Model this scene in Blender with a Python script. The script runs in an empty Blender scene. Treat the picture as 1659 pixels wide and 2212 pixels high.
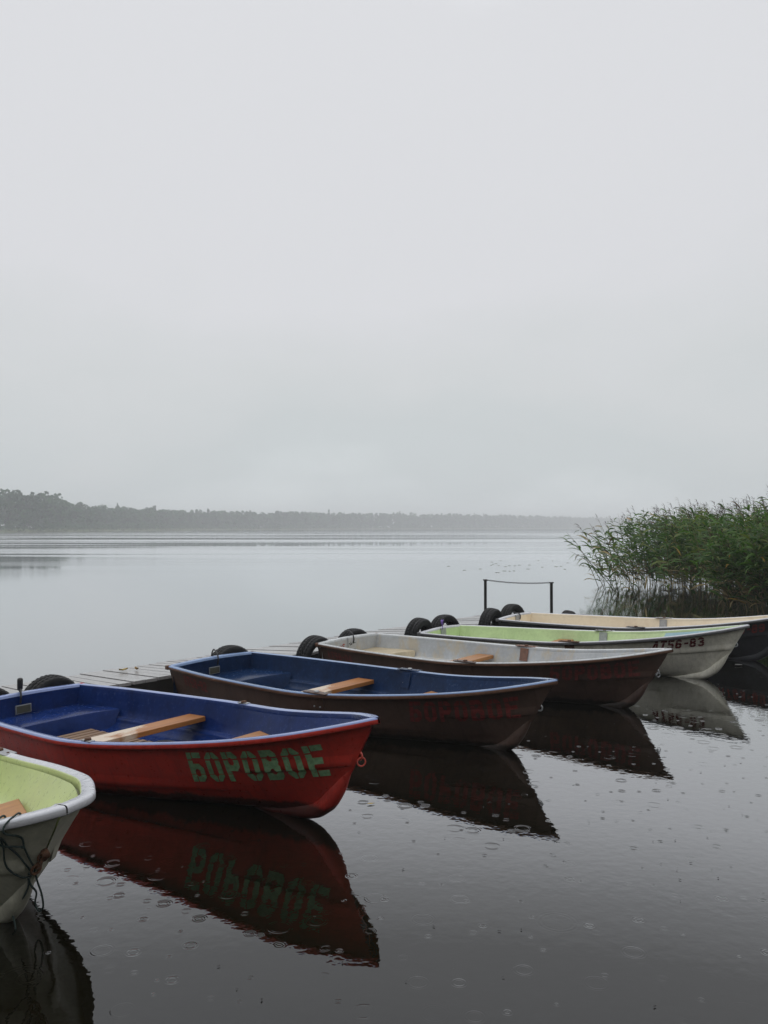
import bpy, bmesh, math, random
import numpy as np
from mathutils import Vector, Matrix, Euler
R = math.radians
random.seed(7)
C = bpy.context.scene.collection
SC = bpy.context.scene

# ------------------------------------------------------------------ camera
CAM_H = 1.9
cd = bpy.data.cameras.new('camera'); cam = bpy.data.objects.new('camera', cd); C.objects.link(cam)
cd.sensor_fit = 'VERTICAL'; cd.sensor_height = 36.0; cd.sensor_width = 27.0
cd.lens = 36.0*1760/2212
cd.clip_start = .05; cd.clip_end = 12000
cam.location = (0, 0, CAM_H); cam.rotation_euler = (R(90)+math.atan(33/1760), 0, 0)
SC.camera = cam
SC.render.resolution_x = 768; SC.render.resolution_y = 1024

# ------------------------------------------------------------------ overcast sky
SUN_EL, SUN_AZ = 68, 350            # degrees; azimuth clockwise from +Y
world = bpy.data.worlds.new('World'); SC.world = world; world.use_nodes = True
nt = world.node_tree; N = nt.nodes; Lk = nt.links; N.clear()
out = N.new('ShaderNodeOutputWorld'); bg = N.new('ShaderNodeBackground'); Lk.new(bg.outputs[0], out.inputs[0])
tc = N.new('ShaderNodeTexCoord'); sep = N.new('ShaderNodeSeparateXYZ'); Lk.new(tc.outputs['Generated'], sep.inputs[0])
mp = N.new('ShaderNodeMapping'); mp.inputs['Scale'].default_value = (1.0, 1.0, 2.4); mp.inputs['Rotation'].default_value = (0, R(8), 0); Lk.new(tc.outputs['Generated'], mp.inputs[0])
cl = N.new('ShaderNodeTexNoise'); cl.inputs['Scale'].default_value = 2.6; cl.inputs['Detail'].default_value = 5; cl.inputs['Roughness'].default_value = .5
Lk.new(mp.outputs[0], cl.inputs['Vector'])
a1 = N.new('ShaderNodeMath'); a1.operation = 'MULTIPLY_ADD'; a1.inputs[1].default_value = .34; a1.inputs[2].default_value = -.17; Lk.new(cl.outputs['Fac'], a1.inputs[0])
a2 = N.new('ShaderNodeMath'); a2.operation = 'ADD'; Lk.new(sep.outputs['Z'], a2.inputs[0]); Lk.new(a1.outputs[0], a2.inputs[1])
rp = N.new('ShaderNodeValToRGB'); Lk.new(a2.outputs[0], rp.inputs[0])
E = rp.color_ramp.elements
E[0].position = .0; E[0].color = (.72, .765, .78, 1)
E[1].position = .06; E[1].color = (.625, .67, .685, 1)
for pos, col in ((.10, (.62, .66, .675, 1)), (.17, (.665, .69, .705, 1)), (.30, (.725, .735, .765, 1)), (.55, (.735, .745, .775, 1)), (.85, (1.05, 1.07, 1.12, 1))):
    e = E.new(pos); e.color = col
sky = N.new('ShaderNodeTexSky'); sky.sky_type = 'NISHITA'; sky.sun_disc = False
sky.sun_elevation = R(SUN_EL); sky.sun_rotation = R(SUN_AZ); sky.dust_density = 4
hs = N.new('ShaderNodeHueSaturation'); hs.inputs['Saturation'].default_value = .12; hs.inputs['Value'].default_value = .10; Lk.new(sky.outputs[0], hs.inputs['Color'])
mx = N.new('ShaderNodeMixRGB'); mx.inputs[0].default_value = .06; Lk.new(rp.outputs[0], mx.inputs[1]); Lk.new(hs.outputs[0], mx.inputs[2])
Lk.new(mx.outputs[0], bg.inputs['Color']); bg.inputs['Strength'].default_value = 1.0
sl = bpy.data.lights.new('sun', 'SUN'); sl.energy = .5; sl.angle = R(60); sl.color = (1, .985, .96)
sun = bpy.data.objects.new('sun', sl); C.objects.link(sun)
sd = Vector((math.sin(R(SUN_AZ))*math.cos(R(SUN_EL)), math.cos(R(SUN_AZ))*math.cos(R(SUN_EL)), math.sin(R(SUN_EL))))
sun.rotation_euler = sd.to_track_quat('Z', 'Y').to_euler(); sun.location = sd*60
SC.view_settings.view_transform = 'Standard'; SC.view_settings.look = 'None'
SC.view_settings.exposure = 0.0; SC.view_settings.gamma = 1.0
try:
    SC.cycles.use_denoising = True; SC.cycles.volume_bounces = 2; SC.cycles.caustics_reflective = False; SC.cycles.caustics_refractive = False
except Exception: pass

# ------------------------------------------------------------------ object helpers
def tag(o, label=None, cat=None, group=None, kind=None):
    if label: o['label'] = label
    if cat: o['category'] = cat
    if group: o['group'] = group
    if kind: o['kind'] = kind
    return o
def link(name, mesh, parent=None):
    o = bpy.data.objects.new(name, mesh); C.objects.link(o)
    if parent is not None: o.parent = parent
    return o
def empty(name, loc=(0, 0, 0), rz=0):
    o = bpy.data.objects.new(name, None); C.objects.link(o); o.location = loc; o.rotation_euler = (0, 0, rz)
    o.empty_display_size = .2
    return o
class MB:
    """collects geometry for ONE mesh object"""
    def __init__(s): s.v = []; s.f = []; s.m = []
    def add(s, vs, fs, m=0):
        k = len(s.v); s.v += [tuple(a) for a in vs]
        for f in fs: s.f.append(tuple(k+i for i in f)); s.m.append(m)
    def grid(s, rows, m=0, close=False):
        k = len(s.v); n = len(rows[0])
        for r in rows: s.v += [tuple(a) for a in r]
        for i in range(len(rows)-1):
            for j in range(n if close else n-1):
                a = k+i*n+j; b = k+i*n+(j+1) % n
                s.f.append((a, b, b+n, a+n)); s.m.append(m(i, j) if callable(m) else m)
    def box(s, c, d, m=0, rot=None, bev=0.0):
        x, y, z = d[0]/2, d[1]/2, d[2]/2
        M = rot if rot is not None else Matrix.Identity(3)
        if bev <= 0:
            P = [(-x, -y, -z), (x, -y, -z), (x, y, -z), (-x, y, -z), (-x, -y, z), (x, -y, z), (x, y, z), (-x, y, z)]
            F = [(3, 2, 1, 0), (4, 5, 6, 7), (0, 1, 5, 4), (1, 2, 6, 5), (2, 3, 7, 6), (3, 0, 4, 7)]
            s.add([M @ Vector(p)+Vector(c) for p in P], F, m); return
        bm = bmesh.new(); bmesh.ops.create_cube(bm, size=1)
        bmesh.ops.scale(bm, vec=d, verts=bm.verts)
        bmesh.ops.bevel(bm, geom=bm.edges[:], offset=bev, segments=2, affect='EDGES', profile=.6)
        bm.verts.index_update()
        s.add([M @ v.co+Vector(c) for v in bm.verts], [[v.index for v in f.verts] for f in bm.faces], m); bm.free()
    def tube(s, pts, r, n=8, m=0, cap=True):
        P = [Vector(p) for p in pts]; rr = r if isinstance(r, (list, tuple)) else [r]*len(P)
        rows = []; up = None
        for i, p in enumerate(P):
            t = (P[min(i+1, len(P)-1)]-P[max(i-1, 0)])
            t = t.normalized() if t.length > 1e-9 else Vector((0, 0, 1))
            if up is None: up = t.orthogonal().normalized()
            up = (up-t*up.dot(t)); up = up.normalized() if up.length > 1e-6 else t.orthogonal().normalized()
            w = t.cross(up)
            rows.append([p+(up*math.cos(2*math.pi*k/n)+w*math.sin(2*math.pi*k/n))*rr[i] for k in range(n)])
        k0 = len(s.v); s.grid(rows, m, True)
        if cap:
            s.f.append(tuple(range(k0+n-1, k0-1, -1))); s.m.append(m)
            e = k0+(len(P)-1)*n; s.f.append(tuple(range(e, e+n))); s.m.append(m)
    def build(s, name, mats, parent=None, smooth=True, weld=0.0, recalc=True, angle=None):
        me = bpy.data.meshes.new(name); me.from_pydata(s.v, [], s.f)
        for mt in (mats if isinstance(mats, (list, tuple)) else [mats]): me.materials.append(mt)
        me.polygons.foreach_set('material_index', s.m)
        if weld > 0 or recalc:
            bm = bmesh.new(); bm.from_mesh(me)
            if weld > 0: bmesh.ops.remove_doubles(bm, verts=bm.verts, dist=weld)
            if recalc: bmesh.ops.recalc_face_normals(bm, faces=bm.faces)
            bm.to_mesh(me); bm.free()
        me.polygons.foreach_set('use_smooth', [smooth]*len(me.polygons))
        if angle is not None:
            try: me.set_sharp_from_angle(angle=R(angle))
            except Exception: pass
        me.update()
        return link(name, me, parent)
def spline(pts, n=6):
    P = [Vector(p) for p in pts]; o = []
    for i in range(len(P)-1):
        a, b, c, d = P[max(0, i-1)], P[i], P[i+1], P[min(len(P)-1, i+2)]
        for k in range(n):
            t = k/n
            o.append(.5*((2*b)+(c-a)*t+(2*a-5*b+4*c-d)*t*t+(d-a+3*(b-c))*t**3))
    return o+[P[-1]]

# ------------------------------------------------------------------ material helpers
class NT:
    def __init__(s, name):
        s.mat = bpy.data.materials.new(name); s.mat.use_nodes = True
        s.t = s.mat.node_tree; s.t.nodes.clear()
        s.out = s.t.nodes.new('ShaderNodeOutputMaterial'); s.b = s.t.nodes.new('ShaderNodeBsdfPrincipled')
        s.t.links.new(s.b.outputs[0], s.out.inputs[0])
    def n(s, typ, **kw):
        o = s.t.nodes.new('ShaderNode'+typ)
        for k, v in kw.items(): setattr(o, k, v)
        return o
    def put(s, sock, v):
        if hasattr(v, 'is_linked') or isinstance(v, bpy.types.NodeSocket): s.t.links.new(v, sock)
        else: sock.default_value = v
    def math(s, op, a, b=0.0, c=0.0, clamp=False):
        o = s.n('Math', operation=op); o.use_clamp = clamp
        for i, v in enumerate((a, b, c)): s.put(o.inputs[i], v)
        return o.outputs[0]
    def mix(s, f, a, b, mode='MIX'):
        o = s.n('MixRGB', blend_type=mode); s.put(o.inputs[0], f)
        for i, v in ((1, a), (2, b)): s.put(o.inputs[i], (*v, 1) if isinstance(v, tuple) and len(v) == 3 else v)
        return o.outputs[0]
    def coord(s, kind='Object', scale=(1, 1, 1), loc=(0, 0, 0), rot=(0, 0, 0)):
        t = s.n('TexCoord'); m = s.n('Mapping'); m.inputs['Scale'].default_value = scale; m.inputs['Location'].default_value = loc
        m.inputs['Rotation'].default_value = rot
        s.t.links.new(t.outputs[kind], m.inputs[0]); return m.outputs[0]
    def noise(s, vec, scale, detail=4, rough=.55, dist=0.0):
        o = s.n('TexNoise'); s.put(o.inputs['Vector'], vec); o.inputs['Scale'].default_value = scale
        o.inputs['Detail'].default_value = detail; o.inputs['Roughness'].default_value = rough; o.inputs['Distortion'].default_value = dist
        return o.outputs['Fac']
    def ramp(s, f, lo, hi, a=0.0, b=1.0):
        o = s.n('MapRange'); s.put(o.inputs[0], f); o.inputs[1].default_value = lo; o.inputs[2].default_value = hi
        o.inputs[3].default_value = a; o.inputs[4].default_value = b; o.clamp = True
        return o.outputs[0]
    def bump(s, h, strength=.3, dist=.01):
        o = s.n('Bump'); s.put(o.inputs['Height'], h); o.inputs['Strength'].default_value = strength; o.inputs['Distance'].default_value = dist
        s.t.links.new(o.outputs[0], s.b.inputs['Normal']); return o
    def set(s, **kw):
        for k, v in kw.items():
            if isinstance(v, tuple) and len(v) == 3: v = (*v, 1)
            s.put(s.b.inputs[k.replace('_', ' ')], v)
        return s.mat
_seed = [0]
def paint(name, col, rough=.32, var=.18, scuff=None, amount=.5, stain=None, stain_amt=.0, bump=.25, coat=.0, spec=.38, low_shade=None, runs=0.0):
    """weathered wet gloss paint: mottled tone, scratches through to another colour, stains, droplets"""
    t = NT(name); _seed[0] += 1; off = (_seed[0]*3.17, _seed[0]*1.31, _seed[0]*.77)
    v = t.coord('Object', loc=off)
    n1 = t.noise(v, 3.5, 6, .6); n2 = t.noise(v, 28, 4, .6)
    k = t.math('ADD', t.math('MULTIPLY', n1, .7), t.math('MULTIPLY', n2, .3))
    dark = tuple(c*(1-var*1.6) for c in col); lite = tuple(min(1, c*(1+var)+.01*var) for c in col)
    c = t.mix(t.ramp(k, .32, .68), dark, lite)
    if stain:
        s1 = t.noise(t.coord('Object', loc=off, scale=(1, 1, .45)), 4.2, 7, .68, .4)
        c = t.mix(t.math('MULTIPLY', t.ramp(s1, .50, .62), stain_amt), c, stain)
    if scuff:
        vs = t.coord('Object', loc=off, scale=(.35, 1, 1.6), rot=(0, .1, .2))
        s2 = t.noise(vs, 26, 6, .7); s3 = t.noise(v, 2.1, 3, .5)
        m = t.math('MULTIPLY', t.ramp(s2, .62, .68), t.ramp(s3, .48, .64))
        c = t.mix(t.math('MULTIPLY', m, amount), c, scuff)
    if runs:                            # dirty runs down the topsides
        r_ = t.noise(t.coord('Object', loc=off, scale=(9, 2.5, .55)), 2.6, 5, .62, .15)
        c = t.mix(t.math('MULTIPLY', t.ramp(r_, .52, .68), runs), c, tuple(k*.45 for k in col))
    if low_shade:                            # hull-bottom shade painted in as a ragged dark band above the water
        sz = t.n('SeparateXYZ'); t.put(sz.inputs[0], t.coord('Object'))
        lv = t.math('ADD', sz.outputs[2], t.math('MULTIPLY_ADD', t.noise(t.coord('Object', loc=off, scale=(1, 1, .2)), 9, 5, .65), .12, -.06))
        c = t.mix(t.ramp(lv, .045, .075, .85, 0), c, low_shade)
    rg = t.ramp(n2, .3, .7, rough*.7, rough*1.35)
    t.set(Base_Color=c, Roughness=rg, IOR=1.5, Specular_IOR_Level=spec, Coat_Weight=coat, Coat_Roughness=.12)
    if bump: t.bump(t.math('ADD', t.math('MULTIPLY', t.noise(v, 130, 3, .6), .5), t.math('MULTIPLY', t.noise(v, 9, 3, .5), 1.2)), bump*.55, .004)
    return t.mat
def plain(name, col, rough=.5, metal=0.0, var=.25, scale=20, bump=.2):
    t = NT(name); v = t.coord('Object'); n = t.noise(v, scale, 5, .6)
    c = t.mix(t.ramp(n, .3, .7), tuple(k*(1-var) for k in col), tuple(min(1, k*(1+var)) for k in col))
    t.set(Base_Color=c, Roughness=rough, Metallic=metal)
    if bump: t.bump(n, bump, .004)
    return t.mat
def wood(name, col, dark, pale=None, pale_amt=.0, rough=.45, axis='y', wet=.0):
    t = NT(name); _seed[0] += 1; off = (_seed[0]*2.1, _seed[0]*.7, _seed[0])
    sc = {'x': (1.2, 22, 22), 'y': (22, 1.2, 22)}[axis]
    g = t.noise(t.coord('Object', scale=sc, loc=off), 1.6, 6, .65, .6)
    c = t.mix(t.ramp(g, .3, .72), dark, col)
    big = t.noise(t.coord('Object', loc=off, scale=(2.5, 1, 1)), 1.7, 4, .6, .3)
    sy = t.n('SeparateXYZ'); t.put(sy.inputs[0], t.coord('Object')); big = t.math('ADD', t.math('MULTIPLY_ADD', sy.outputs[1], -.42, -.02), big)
    if pale: c = t.mix(t.math('MULTIPLY', t.ramp(big, .46, .54), pale_amt), c, pale)  # paler towards starboard: sky reflected on wet seats, put into the colour
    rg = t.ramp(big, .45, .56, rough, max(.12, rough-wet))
    t.set(Base_Color=c, Roughness=rg); t.bump(g, .3, .003)
    return t.mat

# ------------------------------------------------------------------ boat geometry (plain maths, metres; x forward, y port, z up)
TK = [0, .2, .45, .7, .88, .97, 1.]
def pchip(t, tk, v):
    n = len(tk); h = [tk[i+1]-tk[i] for i in range(n-1)]; d = [(v[i+1]-v[i])/h[i] for i in range(n-1)]
    m = [0.]*n
    for i in range(1, n-1):
        if d[i-1]*d[i] > 0:
            w1 = 2*h[i]+h[i-1]; w2 = h[i]+2*h[i-1]; m[i] = (w1+w2)/(w1/d[i-1]+w2/d[i])
    m[0] = d[0]; m[-1] = d[-1]
    i = 0
    while i < n-2 and t > tk[i+1]: i += 1
    s = (t-tk[i])/h[i]
    return (2*s**3-3*s**2+1)*v[i]+(s**3-2*s**2+s)*h[i]*m[i]+(-2*s**3+3*s**2)*v[i+1]+(s**3-s**2)*h[i]*m[i+1]
def lut(t, pts):
    if t <= pts[0][0]: return pts[0][1]
    for (a, b), (c, d) in zip(pts, pts[1:]):
        if t <= c: return b+(d-b)*(t-a)/(c-a)
    return pts[-1][1]
def sstep(a, b, t):
    t = min(1, max(0, (t-a)/(b-a))); return t*t*(3-2*t)
MID = [(0, 0), (.34, .025), (.6, .08), (.76, .17), (.845, .3), (.9, .45), (.94, .62), (.972, .8), (1, 1)]
BOW = [(0, 0), (.1, .07), (.22, .17), (.33, .28), (.45, .4), (.57, .53), (.7, .67), (.84, .83), (1, 1)]
STEM = [(0, 0), (.14, .09), (.28, .2), (.5, .36), (.71, .56), (.885, .76), (1, 1)]      # depth fraction -> run aft fraction
class Shape:
    def __init__(s, tk=TK, L=4.332, b=(.6237, .7375, .7815, .5787, .376, .1381, .01), zt=.4252, zm=.4104, zb=.6548, rk=.5321, zf=.085):
        s.tk = tk; s.L, s.b, s.zt, s.zm, s.zb, s.rk, s.zf = L, list(b), zt, zm, zb, rk, zf; s.strakes = ((.80, .992, .283, .350), (.12, .84, .085, .125)); s.table()
    def rim(s, u):                      # outer edge of the gunwale
        tm = .42
        z = s.zm+((s.zt-s.zm)*((tm-u)/tm)**2 if u < tm else (s.zb-s.zm)*((u-tm)/(1-tm))**2)
        return s.L*u, max(pchip(u, s.tk, s.b), .004), z
    def sec(s, q, u):                   # q 0 keel .. 1 sheer -> (w, v)
        f = q*(len(MID)-1); i = min(int(f), len(MID)-2); f -= i; k = sstep(.5, 1.05, u)
        def cr(T, j):                   # Catmull-Rom through the table
            P = [T[max(0, min(len(T)-1, i+d))][j] for d in (-1, 0, 1, 2)]
            return .5*((2*P[1])+(P[2]-P[0])*f+(2*P[0]-5*P[1]+4*P[2]-P[3])*f*f+(3*P[1]-P[0]-3*P[2]+P[3])*f**3)
        return tuple(cr(MID, j)*(1-k)+cr(BOW, j)*k for j in (0, 1))
    def zk(s, u): return -.10+.05*(1-u)**2
    def stemx(s, z):
        zs = s.zb-.015
        if z >= 0: return s.L-.035-(s.rk-.035)*lut(1-z/zs, STEM)
        return s.L-s.rk-.75*(-z/.1)**.75
    def exact(s, q, u):
        _, b, zr = s.rim(u)
        zs = zr-.015; bs = max(b-.03*sstep(1.0, .93, u)-.003, .003)
        w, v = s.sec(q, u); zk = s.zk(u); z = zk+(zs-zk)*v
        wb, vb = s.sec(q, 1.); zst = -.10+(s.zb-.015+.10)*vb
        xt = .10*(1-q)
        return xt+(s.stemx(zst)-xt)*u, bs*w, z
    def table(s):                       # the surface sampled once; every later look-up interpolates
        s.NU, s.NQ = 420, 72
        s.T = [[s.exact(j/s.NQ, 1-(1-i/s.NU)**1.7) for j in range(s.NQ+1)] for i in range(s.NU+1)]
    def row(s, u):
        f = (1-(1-min(1., max(0., u)))**(1/1.7))*s.NU; i = min(int(f), s.NU-1); return s.T[i], s.T[i+1], f-i
    def hull(s, q, u):
        A, B, t = s.row(u); g = min(1., max(0., q))*s.NQ; j = min(int(g), s.NQ-1); h = g-j; o = []
        for k in range(3):
            a = A[j][k]+(A[j+1][k]-A[j][k])*h; b = B[j][k]+(B[j+1][k]-B[j][k])*h; o.append(a+(b-a)*t)
        return tuple(o)
    def q_at(s, z, u):
        A, B, t = s.row(u); lo, hi = 0, s.NQ
        zz = lambda j: A[j][2]+(B[j][2]-A[j][2])*t
        if z <= zz(0): return 0.
        if z >= zz(hi): return 1.
        while hi-lo > 1:
            m = (lo+hi)//2
            if zz(m) < z: lo = m
            else: hi = m
        a, b = zz(lo), zz(hi); return (lo+(z-a)/max(1e-9, b-a))/s.NQ
    def proud(s, z, u):                 # how far the lap strakes stand off the plain hull here
        o = 0.
        for u0, u1, z0, z1 in s.strakes:
            if u0 <= u <= u1:
                t = (u-u0)/(u1-u0); d = z-(z0+(z1-z0)*t); k = max(.08, min(1, t*5, (1-t)*4 if u1 < .95 else 1))
                if -.006 < d < .07: o = max(o, .014*k*(1-max(0, d)/.07))
        return o
    def at_xz(s, X, z):                 # (q, u) of the side at forward distance X and height z
        u = X/s.L
        for _ in range(8):
            q = s.q_at(z, min(u, .999)); x = s.hull(q, min(u, .999))[0]; u = min(.999, max(0, u+(X-x)/s.L))
        return q, u
    def normal(s, q, u):                # outward on the port (+y) side
        e = 1e-3; a = s.hull(min(1, q+e), u); b = s.hull(max(0, q-e), u); c = s.hull(q, min(1, u+e)); d = s.hull(q, max(0, u-e))
        t1 = [a[i]-b[i] for i in range(3)]; t2 = [c[i]-d[i] for i in range(3)]
        n = [t1[1]*t2[2]-t1[2]*t2[1], t1[2]*t2[0]-t1[0]*t2[2], t1[0]*t2[1]-t1[1]*t2[0]]
        l = math.sqrt(sum(k*k for k in n)) or 1; n = [k/l for k in n]
        return n if n[1] >= 0 else [-k for k in n]
# ------------------------------------------------------------------ water (one sheet to the horizon)
def make_water():
    t = NT('lake_water'); v = t.coord('Object'); sepn = t.n('SeparateXYZ'); t.put(sepn.inputs[0], v)
    X, Y = sepn.outputs[0], sepn.outputs[1]
    near = t.ramp(Y, 5.5, 17.0, 1.0, 0.10)
    def rings(scale, loc, rmin, rmax, lam, slope, gate):
        m = t.coord('Object', loc=loc)
        vo = t.n('TexVoronoi', voronoi_dimensions='2D', feature='F1'); t.put(vo.inputs['Vector'], m); vo.inputs['Scale'].default_value = scale
        d = t.math('DIVIDE', vo.outputs['Distance'], scale)
        sc = t.n('SeparateColor'); t.put(sc.inputs[0], vo.outputs['Color'])
        r0 = t.math('MULTIPLY_ADD', sc.outputs[0], rmax-rmin, rmin)
        on = t.math('GREATER_THAN', sc.outputs[1], gate)
        x = t.math('SUBTRACT', d, r0)
        env = t.math('EXPONENT', t.math('MULTIPLY', t.math('MULTIPLY', x, x), -1/(lam*.95)**2))
        wv = t.math('COSINE', t.math('MULTIPLY', x, 2*math.pi/lam))
        fade = t.math('SUBTRACT', 1.15, t.math('DIVIDE', r0, rmax))
        return t.math('MULTIPLY', t.math('MULTIPLY', t.math('MULTIPLY', env, wv), t.math('MULTIPLY', on, fade)), slope*lam/(2*math.pi))
    h = t.math('ADD', rings(4.2, (3.1, 1.7, 0), .010, .060, .014, .22, .54), rings(5.5, (9.7, 4.1, 0), .004, .024, .010, .22, .50))
    h = t.math('ADD', h, rings(1.7, (1.3, 8.2, 0), .03, .12, .022, .06, .62))
    h = t.math('MULTIPLY', h, near)
    rip = t.math('MULTIPLY', t.math('SUBTRACT', t.noise(t.coord('Object', scale=(1, 1, 1)), 14, 2, .5), .5), .0008)
    rip2 = t.math('MULTIPLY', t.math('SUBTRACT', t.noise(v, 3.2, 2, .5), .5), .0004)
    h = t.math('ADD', h, t.math('MULTIPLY', t.math('ADD', rip, rip2), t.ramp(Y, 14, 45, 1, .15)))
    # wind lanes far out: streaks of rippled water between glassy lanes
    lane = t.noise(t.coord('Object', scale=(.006, .060, 1), rot=(0, 0, .05)), 1.0, 4, .55, .4)
    far = t.math('MULTIPLY', t.ramp(Y, 24, 46, 0, 1), t.ramp(Y, 240, 420, 1, .25))
    lane = t.math('MULTIPLY', t.ramp(lane, .44, .53), far)
    base = t.mix(t.ramp(t.noise(v, .35, 3), .35, .65), (.0040, .0036, .0018), (.0066, .0056, .0026))
    b = t.n('Bump'); t.put(b.inputs['Height'], h); b.inputs['Strength'].default_value = 1; b.inputs['Distance'].default_value = 1
    # dark peaty body under a mirror film whose strength grows towards grazing angles, as still water's does
    lw = t.n('LayerWeight'); lw.inputs['Blend'].default_value = .5; t.t.links.new(b.outputs[0], lw.inputs['Normal'])
    cv = t.n('ValToRGB'); t.put(cv.inputs[0], lw.outputs['Facing']); el = cv.color_ramp.elements; cv.color_ramp.interpolation = 'LINEAR'
    pts = [(0.0, .03), (.40, .07), (.48, .10), (.55, .122), (.60, .20), (.68, .42), (.80, .64), (.90, .82), (1.0, .98)]
    el[0].position, el[0].color = pts[0][0], (pts[0][1],)*3+(1,); el[1].position, el[1].color = pts[-1][0], (pts[-1][1],)*3+(1,)
    for p_, v_ in pts[1:-1]: e_ = el.new(p_); e_.color = (v_, v_, v_, 1)
    df = t.n('BsdfDiffuse'); t.put(df.inputs['Color'], base); gl = t.n('BsdfGlossy'); gl.inputs['Color'].default_value = (.97, .985, 1, 1)
    t.put(gl.inputs['Roughness'], t.math('MULTIPLY_ADD', lane, .16, .012)); t.t.links.new(b.outputs[0], gl.inputs['Normal'])
    ms = t.n('MixShader'); t.put(ms.inputs[0], cv.outputs['Color']); t.t.links.new(df.outputs[0], ms.inputs[1]); t.t.links.new(gl.outputs[0], ms.inputs[2]); t.t.links.new(ms.outputs[0], t.out.inputs[0])
    mb = MB(); L = 2500
    mb.add([(-L, -200, 0), (L, -200, 0), (L, 2600, 0), (-L, 2600, 0)], [(0, 1, 2, 3)])
    return tag(mb.build('lake_water', t.mat, smooth=False), kind='structure')
make_water()

# ------------------------------------------------------------------ far shore and forest
SHORE = [(-190, 300), (-156, 331), (-146, 362), (-150, 440), (-133, 600), (-20, 850), (210, 1150), (420, 1450), (760, 1850)]
def shore_at(d):
    for (a, b) in zip(SHORE, SHORE[1:]):
        l = math.hypot(b[0]-a[0], b[1]-a[1])
        if d <= l:
            t = d/l; tx, ty = (b[0]-a[0])/l, (b[1]-a[1])/l
            return (a[0]+(b[0]-a[0])*t, a[1]+(b[1]-a[1])*t, -ty, tx)      # point and inland normal
        d -= l
    return None
mb = MB(); rows = []
d = 0
while True:
    s = shore_at(d)
    if not s: break
    j = 1.5*math.sin(d*.11)+math.sin(d*.37)
    rows.append([(s[0]+s[2]*(o+j), s[1]+s[3]*(o+j), z) for o, z in ((-3, -.15), (0, .25), (5, .8), (30, 1.6), (60, 1.8))])
    d += 8
mb.grid(rows)
tag(mb.build('far_shore', plain('shore_grass', (.10, .12, .05), .9, 0, .4, .3, 0)), kind='structure')
def leaf_mat(name, col, rough=.6, var=.35, scale=.25, trans=.0):
    t = NT(name); v = t.coord('Object'); n = t.noise(v, scale, 3, .6)
    c = t.mix(t.ramp(n, .3, .7), tuple(k*(1-var) for k in col), tuple(k*(1+var) for k in col))
    t.set(Base_Color=c, Roughness=rough, Specular_IOR_Level=.2)
    if trans:
        tb = t.n('BsdfTranslucent'); t.put(tb.inputs['Color'], t.mix(1.0, c, (1.15, 1.35, .7), 'MULTIPLY')); ms = t.n('MixShader'); ms.inputs[0].default_value = trans
        t.t.links.new(t.b.outputs[0], ms.inputs[1]); t.t.links.new(tb.outputs[0], ms.inputs[2]); t.t.links.new(ms.outputs[0], t.out.inputs[0])
    return t.mat
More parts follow.
